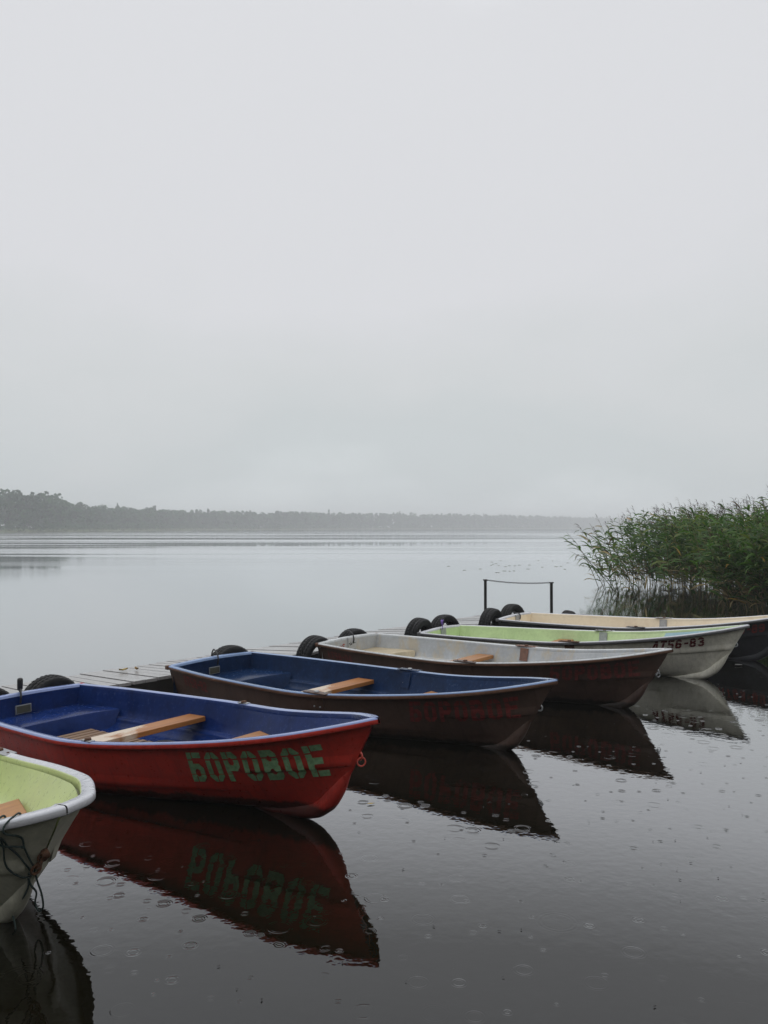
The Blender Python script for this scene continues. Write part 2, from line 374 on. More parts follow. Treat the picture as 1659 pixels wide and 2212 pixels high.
def make_forest():
    rg = np.random.default_rng(5)
    V = []; F = []; M = []; nv = 0
    def clumps(P, size, mat):
        nonlocal nv
        n = len(P)
        a = rg.normal(size=(n, 3)); a /= np.linalg.norm(a, axis=1)[:, None]
        b = np.cross(a, rg.normal(size=(n, 3))); b /= np.linalg.norm(b, axis=1)[:, None]
        sz = size*rg.uniform(.55, 1.25, (n, 1))
        q = np.stack([P+a*sz, P+b*sz*.8, P-a*sz*.8, P-b*sz], 1).reshape(-1, 3)
        V.append(q); F.append(np.arange(nv, nv+4*n).reshape(-1, 4)); nv += 4*n
        M.append(np.full(n, mat))
    d = 0
    while True:
        s = shore_at(d)
        if not s: break
        near = s[1] < 620; dense = 1.0 if near else .5
        for row, off in enumerate((7, 12, 18, 25, 33)):
            o = off+rg.uniform(-2.5, 2.5); dd = rg.uniform(-2.5, 2.5)
            x = s[0]+s[2]*o-s[3]*dd*-1; y = s[1]+s[3]*o+s[2]*dd*-1
            headland = s[1] < 395
            h = rg.uniform(12.8, 15.0)*(1.0 if row else .85)+(4.2 if headland else .3)
            h *= 1.0+.3*min(1, max(0, s[1]-600)/400); con = rg.random() < (.0 if headland else .03) and row > 0
            n = int((150 if row < 3 else 90)*dense); sz = .85 if near else 1.5
            if con:
                h += rg.uniform(.4, 2.0); tz = rg.random(n)**.8; r = (1-tz)*rg.uniform(2.0, 2.8)*rg.uniform(.35, 1, n)+.1; ph = rg.uniform(0, 6.283, n)
                P = np.stack([x+r*np.cos(ph), y+r*np.sin(ph), 2+tz*(h-2)], 1); clumps(P, sz*.75, 0)
            else:
                nb = rg.integers(6, 11); R0 = rg.uniform(2.2, 3.4)
                for k in range(nb):                 # several boughs, each its own tuft
                    ph = rg.uniform(0, 6.283); hz = rg.uniform(.22, .92); rr = R0*(1-.65*abs(hz-.5)*2*.8)*rg.uniform(.2, .9)
                    c = np.array([x+rr*math.cos(ph), y+rr*math.sin(ph), h*hz]); q = rg.normal(size=(max(4, n//nb), 3)); q /= np.linalg.norm(q, axis=1)[:, None]
                    P = c+q*np.array([1.25, 1.25, 1.05])*rg.uniform(.8, 1.5); clumps(P, sz, int(rg.choice([0, 1, 1, 2])))
            q = nv                                   # trunk
            V.append(np.array([[x-.14, y, .3], [x+.14, y, .3], [x+.06, y, h*.8], [x-.06, y, h*.8]])); F.append(np.array([[q, q+1, q+2, q+3]])); nv += 4; M.append(np.array([3]))
        for k in range(3):                           # bushes and waterside growth in front
            o = rg.uniform(2, 6); dd = rg.uniform(-2.5, 2.5); x = s[0]+s[2]*o+s[3]*dd; y = s[1]+s[3]*o-s[2]*dd
            hh = rg.uniform(1.5, 4.5); n = int(46*dense); q = rg.normal(size=(n, 3)); q /= np.linalg.norm(q, axis=1)[:, None]
            clumps(np.array([x, y, hh*.5+.3])+q*np.array([1.7, 1.7, hh*.5]), .6 if near else 1.0, int(rg.choice([1, 2, 2])))
        n = int(24*dense); P = np.stack([s[0]+s[2]*rg.uniform(-1.5, 2, n)+s[3]*rg.uniform(-3, 3, n), s[1]+s[3]*rg.uniform(-1.5, 2, n)-s[2]*rg.uniform(-3, 3, n), rg.uniform(.15, 1.1, n)], 1)
        clumps(P, .5, 4)
        d += 4.6 if near else 6.5
    me = bpy.data.meshes.new('far_forest'); me.from_pydata(np.concatenate(V).tolist(), [], np.concatenate(F).tolist())
    for m in (leaf_mat('forest_dark_green', (.009, .044, .024), scale=.12, trans=.45), leaf_mat('forest_green', (.018, .072, .034), scale=.12, trans=.45),
              leaf_mat('forest_light_green', (.036, .100, .042), scale=.12, trans=.45), plain('forest_trunk', (.03, .035, .03), .9, 0, .2, 2, 0), leaf_mat('waterside_sedge', (.14, .19, .09), scale=.3)):
        me.materials.append(m)
    me.polygons.foreach_set('material_index', np.concatenate(M).astype(np.int32))
    o = link('far_forest', me)
    return tag(o, 'misty dark green forest lining the far shore of the lake', 'forest', kind='stuff')
make_forest()

# ------------------------------------------------------------------ pier
PO = (-3.4049, 7.6888); PT = (.645, .764); PN = (.764, -.645)      # origin by the red boat's stern, direction along, direction to the right
DECK = .225
def pier(a, p, z=0.0): return Vector((PO[0]+PT[0]*a+PN[0]*p, PO[1]+PT[1]*a+PN[1]*p, z))
def make_pier():
    root = empty('wooden_pier', pier(0, -.57, 0))
    tag(root, 'long low wooden pier of wet grey planks behind the boats', 'pier')
    root.rotation_euler = (0, 0, 0); inv = Matrix.Translation(-root.location)
    t = NT('wet_grey_planks'); v = t.coord('Object')
    g = t.noise(t.coord('Object', scale=(3, 9, 9), rot=(0, 0, .35)), 4, 6, .7, .5); n = t.noise(v, 1.3, 4)
    c = t.mix(t.ramp(g, .3, .7), (.24, .235, .23), (.42, .41, .405)); c = t.mix(t.ramp(n, .4, .65, 0, .5), c, (.28, .27, .26))
    t.set(Base_Color=c, Roughness=t.ramp(n, .35, .7, .10, .26)); t.bump(g, .35, .004)
    planks = t.mat
    dark = plain('tarred_beam', (.018, .016, .014), .55)
    def skew(a): return .87*math.tan(R(min(48, max(0, 4+7.4*max(0, a-.8)))))
    mb = MB(); a = -3.2; k = 0
    while a < 10.55:
        w = .14+random.uniform(-.004, .006); s0 = skew(a); s1 = skew(a+w)
        l = -1.10+random.uniform(-.035, .03); r = -.235+random.uniform(-.012, .012); z = DECK+random.uniform(-.004, .004)
        P = [pier(a, r), pier(a+w, r), pier(a+w-s1*.999, l), pier(a-s0, l)]
        top = [Vector((p.x, p.y, z)) for p in P]; bot = [Vector((p.x, p.y, z-.034)) for p in P]
        mb.add([inv @ p for p in bot+top], [(3, 2, 1, 0), (4, 5, 6, 7), (0, 1, 5, 4), (1, 2, 6, 5), (2, 3, 7, 6), (3, 0, 4, 7)])
        a += w+.020+random.uniform(0, .006); k += 1
    dk = mb.build('deck', planks, root, smooth=False)
    for p_, nm in ((-.29, 'side_beam'), (-1.02, 'side_beam')):
        b = MB(); e = 10.35 if p_ > -.5 else 9.4
        A, B_ = pier(-3.1, p_), pier(e, p_); Lh = (B_-A).length; mid = (A+B_)/2
        b.box(inv @ Vector((mid.x, mid.y, .111)), (Lh, .06, .155), rot=Matrix.Rotation(math.atan2(PT[1], PT[0]), 3, 'Z'))
        b.build(nm, dark, root, smooth=False)
    a = -2.9
    while a < 9.3:
        b = MB(); A, B_ = pier(a, -.325), pier(a, -.98); mid = (A+B_)/2
        b.box(inv @ Vector((mid.x, mid.y, .10)), (.07, .62, .12), rot=Matrix.Rotation(math.atan2(PT[1], PT[0]), 3, 'Z')); b.build('cross_beam', dark, root, smooth=False)
        for p_ in (-.38, -.92):
            q = MB(); q.tube([inv @ pier(a+.1, p_, -.6), inv @ pier(a+.1, p_, .17)], .06, 10); q.build('pile', dark, root)
        a += 1.55
    # pontoon skirt that closes the pier's side down to the water
    b = MB(); A, B_ = pier(-3.1, -.33), pier(10.2, -.33); mid = (A+B_)/2
    b.box(inv @ Vector((mid.x, mid.y, .0)), ((B_-A).length, .03, .12), rot=Matrix.Rotation(math.atan2(PT[1], PT[0]), 3, 'Z')); b.build('lower_beam', dark, root, smooth=False)
    return root
make_pier()
iron = plain('black_iron', (.012, .011, .011), .45, .3)
def make_railing():
    A = Vector((1.92, 15.46, DECK)); B = Vector((3.22, 15.70, DECK)); zt = (.912, .845)
    root = empty('chain_railing', A); tag(root, 'two black iron posts joined by a sagging chain at the pier end', 'railing')
    inv = Matrix.Translation(-A)
    tops = []
    for P, z in ((A, zt[0]), (B, zt[1])):
        m = MB(); m.box(inv @ Vector((P.x, P.y, (DECK+.002+z)/2)), (.05, .05, z-DECK-.004), bev=.004); m.box(inv @ Vector((P.x, P.y, DECK+.007)), (.14, .14, .010))
        m.tube([inv @ Vector((P.x-.045, P.y-.0, z-.01)), inv @ Vector((P.x+.045, P.y, z-.01))], .012, 8)
        m.build('post', iron, root, smooth=False); tops.append(inv @ Vector((P.x, P.y, z-.008)))
    ch = MB(); n = 30
    def cat(t): p = tops[0].lerp(tops[1], t); p.z -= 4*.035*t*(1-t); return p
    for i in range(n):
        a, b = cat(i/n), cat((i+1)/n); c = (a+b)/2; t = (b-a).normalized(); up = Vector((0, 0, 1)); w = t.cross(up).normalized(); u2 = w.cross(t)
        side = (w+u2*.5).normalized() if i % 2 else (u2-w*.5).normalized(); l = (b-a).length*.66
        ch.tube([c+t*l*math.cos(k*math.pi/6)+side*.013*math.sin(k*math.pi/6) for k in range(13)], .0042, 5, cap=False)
    ch.build('chain', iron, root)
make_railing()

# ------------------------------------------------------------------ tyre fenders
def make_tyre():
    t = NT('wet_tyre_rubber'); v = t.coord('Object'); n = t.noise(v, 18, 4)
    t.set(Base_Color=t.mix(t.ramp(n, .35, .7), (.006, .006, .0065), (.015, .015, .016)), Roughness=t.ramp(n, .3, .7, .42, .65), Specular_IOR_Level=.25); t.bump(t.noise(v, 60, 3), .3, .003)
    prof = [(.190, .055), (.196, .082), (.225, .096), (.262, .098), (.286, .090), (.298, .074), (.300, .060), (.291, .057), (.291, .050), (.302, .047), (.303, .018), (.294, .015), (.294, .007), (.304, .004)]
    prof = prof+[(r, -y) for r, y in reversed(prof)]
    inner = [(.190, -.050), (.225, -.083), (.262, -.084), (.284, -.062), (.287, .0), (.284, .062), (.262, .084), (.225, .083), (.190, .050)]
    P = prof+inner; S = 120; rows = []
    for i in range(S):
        a = 2*math.pi*i/S; row = []
        for j, (r, y) in enumerate(P):
            if j < len(prof):
                if r > .297 and abs(y) > .055 and i % 3 == 0: r -= .010
                elif .299 < r and .012 < abs(y) < .05 and (i+(1 if y > 0 else 0)) % 3 == 0: r -= .006
            row.append((r*math.cos(a), y, r*math.sin(a)))
        rows.append(row)
    rows.append(rows[0])
    m = MB(); m.grid(rows, 0, True)
    o = m.build('tyre', t.mat, weld=.0002, angle=35); o.name = 'tyre_fender'
    return o
tyre0 = make_tyre()
TY = [(-0.30, -0.11, 0.437, 0, 'black tyre fender cut off by the left picture edge, beside the pier'),
      (0.34, -0.11, 0.451, 4, 'black tyre fender behind the red boat stern, nearest whole tyre'),
      (2.58, -0.11, 0.496, -5, 'black tyre fender behind the blue interior brown boat stern'),
      (3.87, 0.00, 0.491, 9, 'leaning black tyre at the near corner of the white interior boat stern'),
      (4.67, -0.03, 0.504, -3, 'black tyre showing its top behind the white interior boat stern'),
      (5.99, 0.08, 0.547, 8, 'large black tyre at the near corner of the green interior boat stern'),
      (6.77, 0.00, 0.526, -6, 'black tyre behind the green interior boat stern by the purple ribbon'),
      (7.93, 0.10, 0.548, 8, 'black tyre at the near corner of the cream interior boat stern'),
      (8.80, 0.00, 0.549, -4, 'black tyre just left of the railing, behind the cream interior boat stern'),
      (10.83, 0.00, 0.277, 10, 'low black tyre half sunk at the far end of the pier')]
rope_m = plain('tarred_rope', (.02, .018, .016), .8)
for i, (a, p, top, tilt, lab) in enumerate(TY):
    o = tyre0 if i == 0 else tyre0.copy()
    if i: C.objects.link(o)
    q = pier(a, p, top-.303)
    o.location = q; o.rotation_euler = (R(tilt), R(37*i), math.atan2(PT[1], PT[0])+R(tilt*.8))
    o.rotation_mode = 'XYZ'
    o.matrix_world = Matrix.Translation(q) @ Matrix.Rotation(math.atan2(PT[1], PT[0])+R(tilt*.8), 4, 'Z') @ Matrix.Rotation(R(tilt*.7), 4, 'X') @ Matrix.Rotation(R(37*i), 4, 'Y')
    tag(o, lab, 'tyre', 'tyre fenders hung along the pier')
# an upturned tyre lying flat at the far end of the pier
o = tyre0.copy(); C.objects.link(o); o.matrix_world = Matrix.Translation(pier(10.55, .28, .14)) @ Matrix.Rotation(R(86), 4, 'X')
tag(o, 'black tyre lying flat beside the right railing post', 'tyre', 'tyre fenders hung along the pier')
# ------------------------------------------------------------------ stencil lettering (a fine raster of small quads laid on the hull)
def _rr(x, y, x0, y0, x1, y1, c):
    if not (x0 <= x <= x1 and y0 <= y <= y1): return False
    dx = min(x-x0, x1-x); dy = min(y-y0, y1-y)
    return dx+dy >= c
def glyph(ch, x, y):
    W = .64; t = .215; ring = lambda a, b, c, d, o=.16, i=.06: _rr(x, y, a, b, c, d, o) and not _rr(x, y, a+t, b+.19, c-t, d-.19, i)
    bar = x <= t
    on = False
    if ch in 'О0': on = ring(0, 0, W, 1, .18)
    elif ch == 'Б': on = bar or (y > .81 and x < W) or ring(0, 0, W, .63)
    elif ch == 'Р': on = bar or ring(0, .37, W, 1)
    elif ch == 'В': on = bar or ring(0, .44, W*.96, 1, .13) or ring(0, 0, W, .60, .13)
    elif ch == 'Е': on = bar or y > .81 or y < .19 or (.42 < y < .60 and x < W*.86)
    elif ch == 'Л': on = abs(x-.11-.19*y) < .105 or abs(x-.56+.20*y) < .105
    elif ch == 'Т': on = y > .79 or abs(x-W/2) < .115
    elif ch == '5': on = (y > .81 and x < W) or (bar and y > .45) or (ring(0, 0, W, .62) and not (x < t and .22 < y < .44))
    elif ch == '6': on = ring(0, 0, W, .60, .14) or (bar and .1 < y < .86) or (ring(0, .37, W, 1, .18) and y > .62 and not (x > W-t and y < .72))
    elif ch == '8': on = ring(.02, .43, W-.02, 1, .15) or ring(0, 0, W, .58, .15)
    elif ch == '3': on = (ring(0, .43, W-.02, 1, .15) and not (x < t and y < .76)) or (ring(0, 0, W, .58, .15) and not (x < t and y > .24))
    elif ch == '9': on = ring(0, .40, W, 1, .14) or (x > W-t and .14 < y < .9) or (ring(0, 0, W, .63, .18) and y < .38 and not (x < t and y > .28))
    elif ch == '2': on = (ring(0, .40, W, 1, .15) and not (x < t and y < .72) and not (x < .3 and y < .6)) or y < .19 or (.15 < y < .55 and abs(x-.08-(y-.15)*.75) < .13)
    elif ch == '4': on = (abs(x-.44) < .105) or (.22 < y < .40) or (y > .3 and abs(x-.08-(y-.3)*.42) < .11)
    elif ch == '-': return .40 < y < .60 and .08 < x < .50
    if not on: return False
    if abs(y-.265) < .017 or abs(y-.755) < .017: return False          # stencil bridges
    if ch in 'О0' and abs(x-W/2) < .02 and (y < .2 or y > .8): return False
    if ch in 'БРЕ5' and abs(x-t-.02) < .016 and (y > .8 or y < .2): return False
    return True
def lettering(sh, text, X0, X1, top0, top1, hgt, mat, parent, name, wear=.04, seed=1, off=.006, step=.021, slant=0.0, side=-1):
    rnd = random.Random(seed); m = MB(); adv = .80; tot = sum(.62 if c == '-' else adv for c in text)-.16
    cur = 0.0; cache = {}
    def pt(gx, gy):
        key = (round(gx, 4), round(gy, 4))
        if key not in cache:
            f = gx/tot; X = X0+(X1-X0)*f+slant*(1-.7*f)*(1-gy)
            zt = sh.rim(min(.999, X/sh.L))[2]-(top0+(top1-top0)*f)
            z = zt-(1-gy)*hgt; q, u = sh.at_xz(X, z); p = sh.hull(q, u); n = sh.normal(q, u); of = off+sh.proud(z, u)
            cache[key] = (p[0]+n[0]*of, side*(p[1]+n[1]*of), p[2]+n[2]*of)
        return cache[key]
    for ch in text:
        nx = int(.64/step)+1; ny = int(1/step)+1
        for i in range(nx):
            for j in range(ny):
                if glyph(ch, (i+.5)*step, (j+.5)*step) and rnd.random() > wear:
                    a, b = cur+i*step, j*step
                    m.add([pt(a, b), pt(a+step, b), pt(a+step, b+step), pt(a, b+step)], [(0, 1, 2, 3)])
        cur += .62 if ch == '-' else adv
    return m.build(name, mat, parent, weld=.0002, recalc=False)

# ------------------------------------------------------------------ rowing boats
puddle_t = NT('rain_puddle'); puddle_m = puddle_t.set(Base_Color=(.02, .025, .04), Roughness=.02, IOR=1.4)
bright_steel = plain('galvanised_steel', (.36, .37, .38), .38, .55, .2, 30)
grey_plate = plain('grey_painted_steel', (.30, .31, .32), .42, .1, .2, 25)
rust = plain('rusty_iron', (.10, .045, .022), .8, .1, .5, 40)
black_rub = plain('black_rubber', (.012, .012, .012), .5)
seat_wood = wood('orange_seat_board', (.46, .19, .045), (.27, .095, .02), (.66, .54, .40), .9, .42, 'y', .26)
seat_wood_plain = wood('varnished_seat_board', (.46, .21, .06), (.28, .11, .028), None, 0, .36, 'y', .20)
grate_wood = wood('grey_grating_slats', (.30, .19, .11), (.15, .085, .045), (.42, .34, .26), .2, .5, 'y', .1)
US = [1-(1-i/52)**1.7 for i in range(53)]
US[-1] = 1.0
def make_boat(spec):
    sh = spec['shape']; hullm, inm, rimm, edgem = spec['hull'], spec['inside'], spec['rim'], spec['edge']
    root = empty('rowboat'); x0, y0, th, pi_, ro, dz = spec['pose']; xc = .45*4.332
    root.matrix_world = Matrix.Translation((x0, y0, dz)) @ Matrix.Rotation(th, 4, 'Z') @ Matrix.Rotation(ro, 4, 'X') @ Matrix.Translation((xc, 0, 0)) @ Matrix.Rotation(-pi_, 4, 'Y') @ Matrix.Translation((-xc, 0, 0))
    tag(root, spec['label'], 'rowboat', 'rowboats moored along the pier')
    # --- hull: both sides, transom, keel band, lap strakes
    m = MB(); QN = 34
    for sgn in (1, -1):
        m.grid([[(lambda p: (p[0], sgn*p[1], p[2]))(sh.hull(q/QN, min(u, .9995))) for q in range(QN+1)] for u in US])
    tr = [sh.hull(q/QN, 0) for q in range(QN+1)]
    m.grid([[(p[0], sg*p[1], p[2]) for p in tr] for sg in (1, 0, -1)])
    lap = []
    def strake(u0, u1, z0, z1, th_=.014):
        for sgn in (1, -1):
            rows = []
            for i in range(29):
                t = i/28; u = u0+(u1-u0)*t; z = z0+(z1-z0)*t; k = min(1, t*5 if z0 else 1, (1-t)*4+.0) if u1 < .95 else min(1, t*4)
                k = max(.08, k); row = []
                for dzz, of in ((.07, .0006), (.035, .5*th_*k), (.004, th_*k), (-.001, th_*k*.8), (-.004, -.002)):
                    q = sh.q_at(z+dzz, u); p = sh.hull(q, u); n = sh.normal(q, u)
                    row.append((p[0]+n[0]*of, sgn*(p[1]+n[1]*of), p[2]+n[2]*of))
                rows.append(row)
            m.grid(rows)
    for st_ in sh.strakes: strake(*st_)
    band = []; rad = []
    for i in range(26):
        q = 1-i/25*1.0; p = sh.hull(max(q*.74, .0), .9995); band.append((p[0]-.026+.0*i, 0, p[2]+.006)); rad.append(.012+.046*sstep(0, .5, i/25))
    m.tube(band, rad, 12)
    hull = m.build('hull', hullm, root, weld=.0004, angle=50)
    # --- gunwale: rolled rim all round
    m = MB()
    def rim_rows(sgn):
        rows = []; P = [sh.rim(u) for u in US]
        for i, (x, y, z) in enumerate(P):
            a = P[max(0, i-1)]; b = P[min(len(P)-1, i+1)]; dx, dy = b[0]-a[0], b[1]-a[1]; l = math.hypot(dx, dy); nx, ny = -dy/l, dx/l
            if i == len(P)-1: nx, ny = 1, 0
            row = []
            w = spec.get('rimw', .068)
            for o, h in ((-w, -.055), (-w+.001, -.006), (-w+.006, .0), (-.018, .006), (-.006, .003), (0, -.006), (.001, -.030), (-.004, -.036), (-.022, -.034)):
                px, py = x+nx*o, y+ny*o
                if py < 0: py = 0; px = min(px, sh.L+o*1.35)
                row.append((px, sgn*py, z+h))
            rows.append(row)
        return rows
    for sg in (1, -1): m.grid(rim_rows(sg), lambda i, j: 1 if j >= 5 else 2 if j < 2 else 0)
    rows = []
    for i in range(13):
        y = sh.b[0]*(1-i/6); z = sh.zt+.022*(1-(y/sh.b[0])**2)
        rows.append([(x_, y, z+h) for x_, h in ((.060, -.05), (.058, -.004), (.052, .001), (.006, .005), (-.004, .0), (-.006, -.028), (.002, -.034))])
    m.grid(rows, lambda i, j: 1 if j >= 4 else 0)
    for sg in (1, -1): m.box((.012, sg*(sh.b[0]-.012), sh.zt-.016), (.055, .045, .046), 1, bev=.008)
    m.build('gunwale', [rimm, edgem, inm], root, angle=60)
    # --- inside liner with a moulded ledge and a flat floor
    m = MB(); zf = sh.zf
    for sgn in (1, -1):
        rows = []
        for u in [0.012]+US[1:]:
            _, b, zr = sh.rim(u); zt = zr-.03; zl = zr-.235; row = []
            zs = [(zt, .042)]+[(zt+(zl-zt)*k/4, .042) for k in range(1, 5)]+[(zl-.006, .046), (zl-.010, .078), (zl-.018, .088)]+[(zl-.018+(zf+.05-zl+.018)*k/5, .09) for k in range(1, 6)]+[(zf+.015, .12), (zf, .17)]
            for z, of in zs:
                q = sh.q_at(max(z, sh.zk(u)+.01), min(u, .999)); p = sh.hull(q, min(u, .999)); y = max(0, p[1]-of*(1 if u < .9 else max(.3, 1-(u-.9)*5)))
                row.append((max(p[0], .062)-(.05 if u > .97 else 0), sgn*y, z))
            row.append((row[-1][0], 0, zf)); rows.append(row)
        m.grid(rows, (lambda i, j: 1 if US[min(i, len(US)-1)] > spec['split'] else 0) if spec.get('split') else 0)
    r0 = sh.b[0]-.04; rows = []
    for i in range(9):                            # inner face of the transom
        y = r0*(1-i/4); rows.append([(.066+.0*k, y, zf+(sh.zt+.018*(1-(y/r0)**2)-.02-zf)*k/6) for k in range(7)])
    m.grid(rows)
    m.build('interior', spec.get('inside_mats', [inm]), root, weld=.0004, angle=40)
    # --- moulded stern seat
    m = MB(); zs_ = sh.zt-.175; rows = []
    for i in range(23):
        y = 1-2*i/22; xe = .60+.10*abs(y)**3; hw = max(0, sh.hull(sh.q_at(zs_, .12), .12)[1]-.070)
        hb = max(.1, sh.hull(sh.q_at(zf+.02, .15), .15)[1]-.10)
        rows.append([(.068, y*hw, zs_), (.3, y*hw*1.02, zs_-.004), (xe-.03, y*(hw+.02), zs_), (xe-.008, y*(hw+.02), zs_-.006), (xe, y*(hw+.018), zs_-.022), (xe+.015, y*(hw*.6+hb*.4), (zs_+zf)/2), (xe+.03, y*hb, zf-.01)])
    m.grid(rows); m.build('stern_seat', spec.get('seat', inm), root, angle=25)
    # --- wooden thwarts
    for X, zz, w, mt in spec['thwarts']:
        m = MB(); zb_ = zz-.021; P = []
        for xx in (X-w/2, X-w/2+.004, X+w/2-.004, X+w/2): q, u = sh.at_xz(xx, zb_); P.append((xx, sh.hull(q, u)[1]-.050))
        prof = [(P[0], .003), (P[1], .0), (P[2], .0), (P[3], .003)]
        top = [(p[0], p[1], zz+.021-d) for p, d in prof]; bot = [(p[0], p[1], zz-.021+d) for p, d in reversed(prof)]
        ring = top+bot; m.grid([[(x, s_*(y-e), z) for x, y, z in ring] for s_, e in ((1, .004), (1, .0), (-1, 0), (-1, .004))], 0, True)
        m.f.append(tuple(range(8))); m.f.append(tuple(range(24, 32))); m.m += [0, 0]
        m.build('thwart', mt, root, angle=30)
    # --- floor grating
    if spec.get('grating'):
        m = MB(); xa, xb = spec['grating']; k = 0; x = xa
        while x < xb: m.box((x, random.uniform(-.01, .01), zf+.034), (.062, .56, .018), bev=.003); x += .088
        for y in (-.22, .22): m.box(((xa+xb)/2-.03, y, zf+.013), (xb-xa+.06, .05, .022))
        m.build('floor_grating', grate_wood, root, angle=30)
    if spec.get('puddle'):
        m = MB(); xa, xb, hw = spec['puddle']; n = 40; rim_ = []
        for k in range(n):
            a = 2*math.pi*k/n; r = 1+.14*math.sin(3*a+1)+.09*math.sin(5*a); rim_.append(((xa+xb)/2+(xb-xa)/2*r*math.cos(a), hw*r*math.sin(a), zf+.004))
        m.add([((xa+xb)/2, 0, zf+.006)]+rim_, [(0, 1+k, 1+(k+1) % n) for k in range(n)]); m.build('rain_puddle', puddle_m, root)
    if spec.get('loop'):
        m = MB(); m.tube(spline([(2.10, -.02, zf), (2.10, -.02, zf+.14), (2.13, .02, zf+.16), (2.23, .05, zf+.16), (2.25, .05, zf+.14), (2.25, .05, zf)], 4), .006, 6); m.build('wire_handle', black_rub, root)
    # --- oarlock plates: flange on the rim with a bolted tab
    for sg, inside in ((1, True), (-1, False)):
        X = spec.get('lock_x', 2.30); u = X/sh.L; _, b, zr = sh.rim(u); m = MB()
        m.box((X, sg*(b-.036), zr+.009), (.27 if not spec.get('no_tab') else .11, .085 if not spec.get('no_tab') else .045, .008), bev=.002)
        tabs = not spec.get('no_tab')
        if tabs:
            rows = []
            for k in range(4):
                z = zr-.012-k*.05 if inside else zr-.04-k*.035; row = []
                for xx in (X-.06, X+.06):
                    q_, u_ = sh.at_xz(xx, min(z, zr-.03)); yq = sh.hull(q_, u_)[1]
                    y0_ = yq-.042-.004 if inside else yq+.002; y1_ = y0_-.010 if inside else y0_+.009
                    if inside and k == 0: y0_ = min(y0_, b-.072); y1_ = y0_-.010
                    row += [(xx, sg*y0_, z), (xx, sg*y1_, z)] if xx < X else [(xx, sg*y1_, z), (xx, sg*y0_, z)]
                rows.append(row)
            m.grid(rows, 0, True); kk = len(m.v); m.f.append((kk-4, kk-3, kk-2, kk-1)); m.m.append(0)
            m.f.append((kk-16, kk-15, kk-14, kk-13)); m.m.append(0); yy = (sh.hull(sh.q_at(zr-.12, u), u)[1]-.052) if inside else (sh.hull(sh.q_at(zr-.12, u), u)[1]+.012)
        pl = m.build('oarlock', spec['lock_in'] if inside else spec['lock_out'], root, angle=30)
        m = MB(); m.tube([(X, sg*(b-.036), zr+.010), (X, sg*(b-.036), zr+.026)], [.026, .022], 12)
        m.build('socket', spec.get('bolt', rust), pl)
        for d in (-.1, .1) if tabs else ():
            m = MB(); m.tube([(X+d, sg*(b-.036), zr+.01), (X+d, sg*(b-.036), zr+.017)], .009, 8); m.build('bolt', spec.get('bolt', rust), pl)
        for d in (-.035, .035) if tabs else ():
            m = MB(); m.tube([(X+d, sg*(yy+.004 if inside else yy-.004), zr-.12), (X+d, sg*(yy-.006 if inside else yy+.006), zr-.12)], .008, 8); m.build('bolt', spec.get('bolt', rust), pl)
    # --- transom plate or opening
    if spec['plate'] == 'recess':
        m = MB(); z = sh.zt-.125; m.box((.0735, -.02, z), (.012, .15, .080), 0, bev=.002); p = m.build('transom_plate', bright_steel, root, angle=30)
        m = MB(); m.box((.080, -.02, z), (.006, .134, .066)); m.build('plate_panel', spec.get('panel', plain('olive_panel', (.055, .055, .035), .5)), p, smooth=False)
    else:
        m = MB(); z = sh.zt-.02; m.box((.030, .0, z+.030), (.10, .16, .008), bev=.002); m.box((.078, 0, z-.045), (.008, .15, .15), bev=.002); p = m.build('transom_plate', grey_plate if spec['plate'] == 'grey' else inm, root, angle=30)
        m = MB(); m.box((.0760, -.0, z-.160), (.012, .125, .075)); m.build('drain_opening', black_rub, p, smooth=False)
    # --- bow eye with its ring
    q = .735; p = sh.hull(q, .9995); em = spec['eye']
    m = MB(); ez = p[2]+.02; ex = p[0]
    m.tube(spline([(ex-.02, .0, ez+.035), (ex+.018, 0, ez+.03), (ex+.034, 0, ez+.005), (ex+.02, 0, ez-.018), (ex-.02, 0, ez-.02)], 4), .0075, 8)
    e = m.build('bow_eye', em, root); m = MB()
    if spec.get('ring', True):
        rr = spec.get('ring_r', .040); c = Vector((ex+.030, -.004, ez-rr-.004))
        m.tube([c+Vector((math.sin(k*math.pi/10)*rr*.55, math.sin(k*math.pi/10)*rr*.83, math.cos(k*math.pi/10)*rr)) for k in range(21)], .0052, 8, cap=False); m.build('ring', em, e)
    # --- writing
    for w in spec.get('text', []):
        lettering(sh, *w[:6], w[6], root, w[7], wear=w[8], seed=len(w[0]), slant=-.052 if w[1] > 2 else .02)
    return root
RED_L = lambda n, c: plain(n, c, .5, 0, .35, 30, 0)
P_IN_BLUE = paint('royal_blue_paint', (.006, .025, .125), .22, .25, (.22, .26, .30), .12, (.006, .014, .062), .5, .3, spec=.09)
P_IN_BLUE2 = paint('navy_blue_paint', (.007, .026, .080), .22, .25, (.18, .24, .30), .2, (.005, .015, .046), .5, .3, spec=.09)
P_IN_WHITE = paint('worn_white_paint', (.46, .48, .49), .40, .12, (.28, .25, .2), .3, (.52, .42, .25), .55, .3)
P_SEAT_TAN = paint('tan_worn_paint', (.50, .42, .28), .4, .15, (.5, .5, .48), .5, (.36, .27, .15), .5)
P_IN_GREEN = paint('pale_green_paint', (.56, .68, .38), .34, .08, (.30, .36, .2), .1, (.40, .52, .25), .35, .25)
P_IN_LIME = paint('lime_cream_paint', (.54, .62, .27), .32, .08, (.66, .72, .45), .12, (.46, .54, .22), .35, .3)
P_IN_CREAM = paint('cream_paint', (.78, .69, .53), .36, .07, (.4, .33, .24), .25, (.70, .59, .43), .5, .25)
P_IN_SKY = paint('pale_blue_paint', (.36, .52, .58), .34, .08)
P_RED = paint('red_hull_paint', (.50, .038, .024), .36, .20, (.12, .03, .025), .45, (.40, .024, .018), .4, .3, low_shade=(.02, .012, .008), runs=.45)
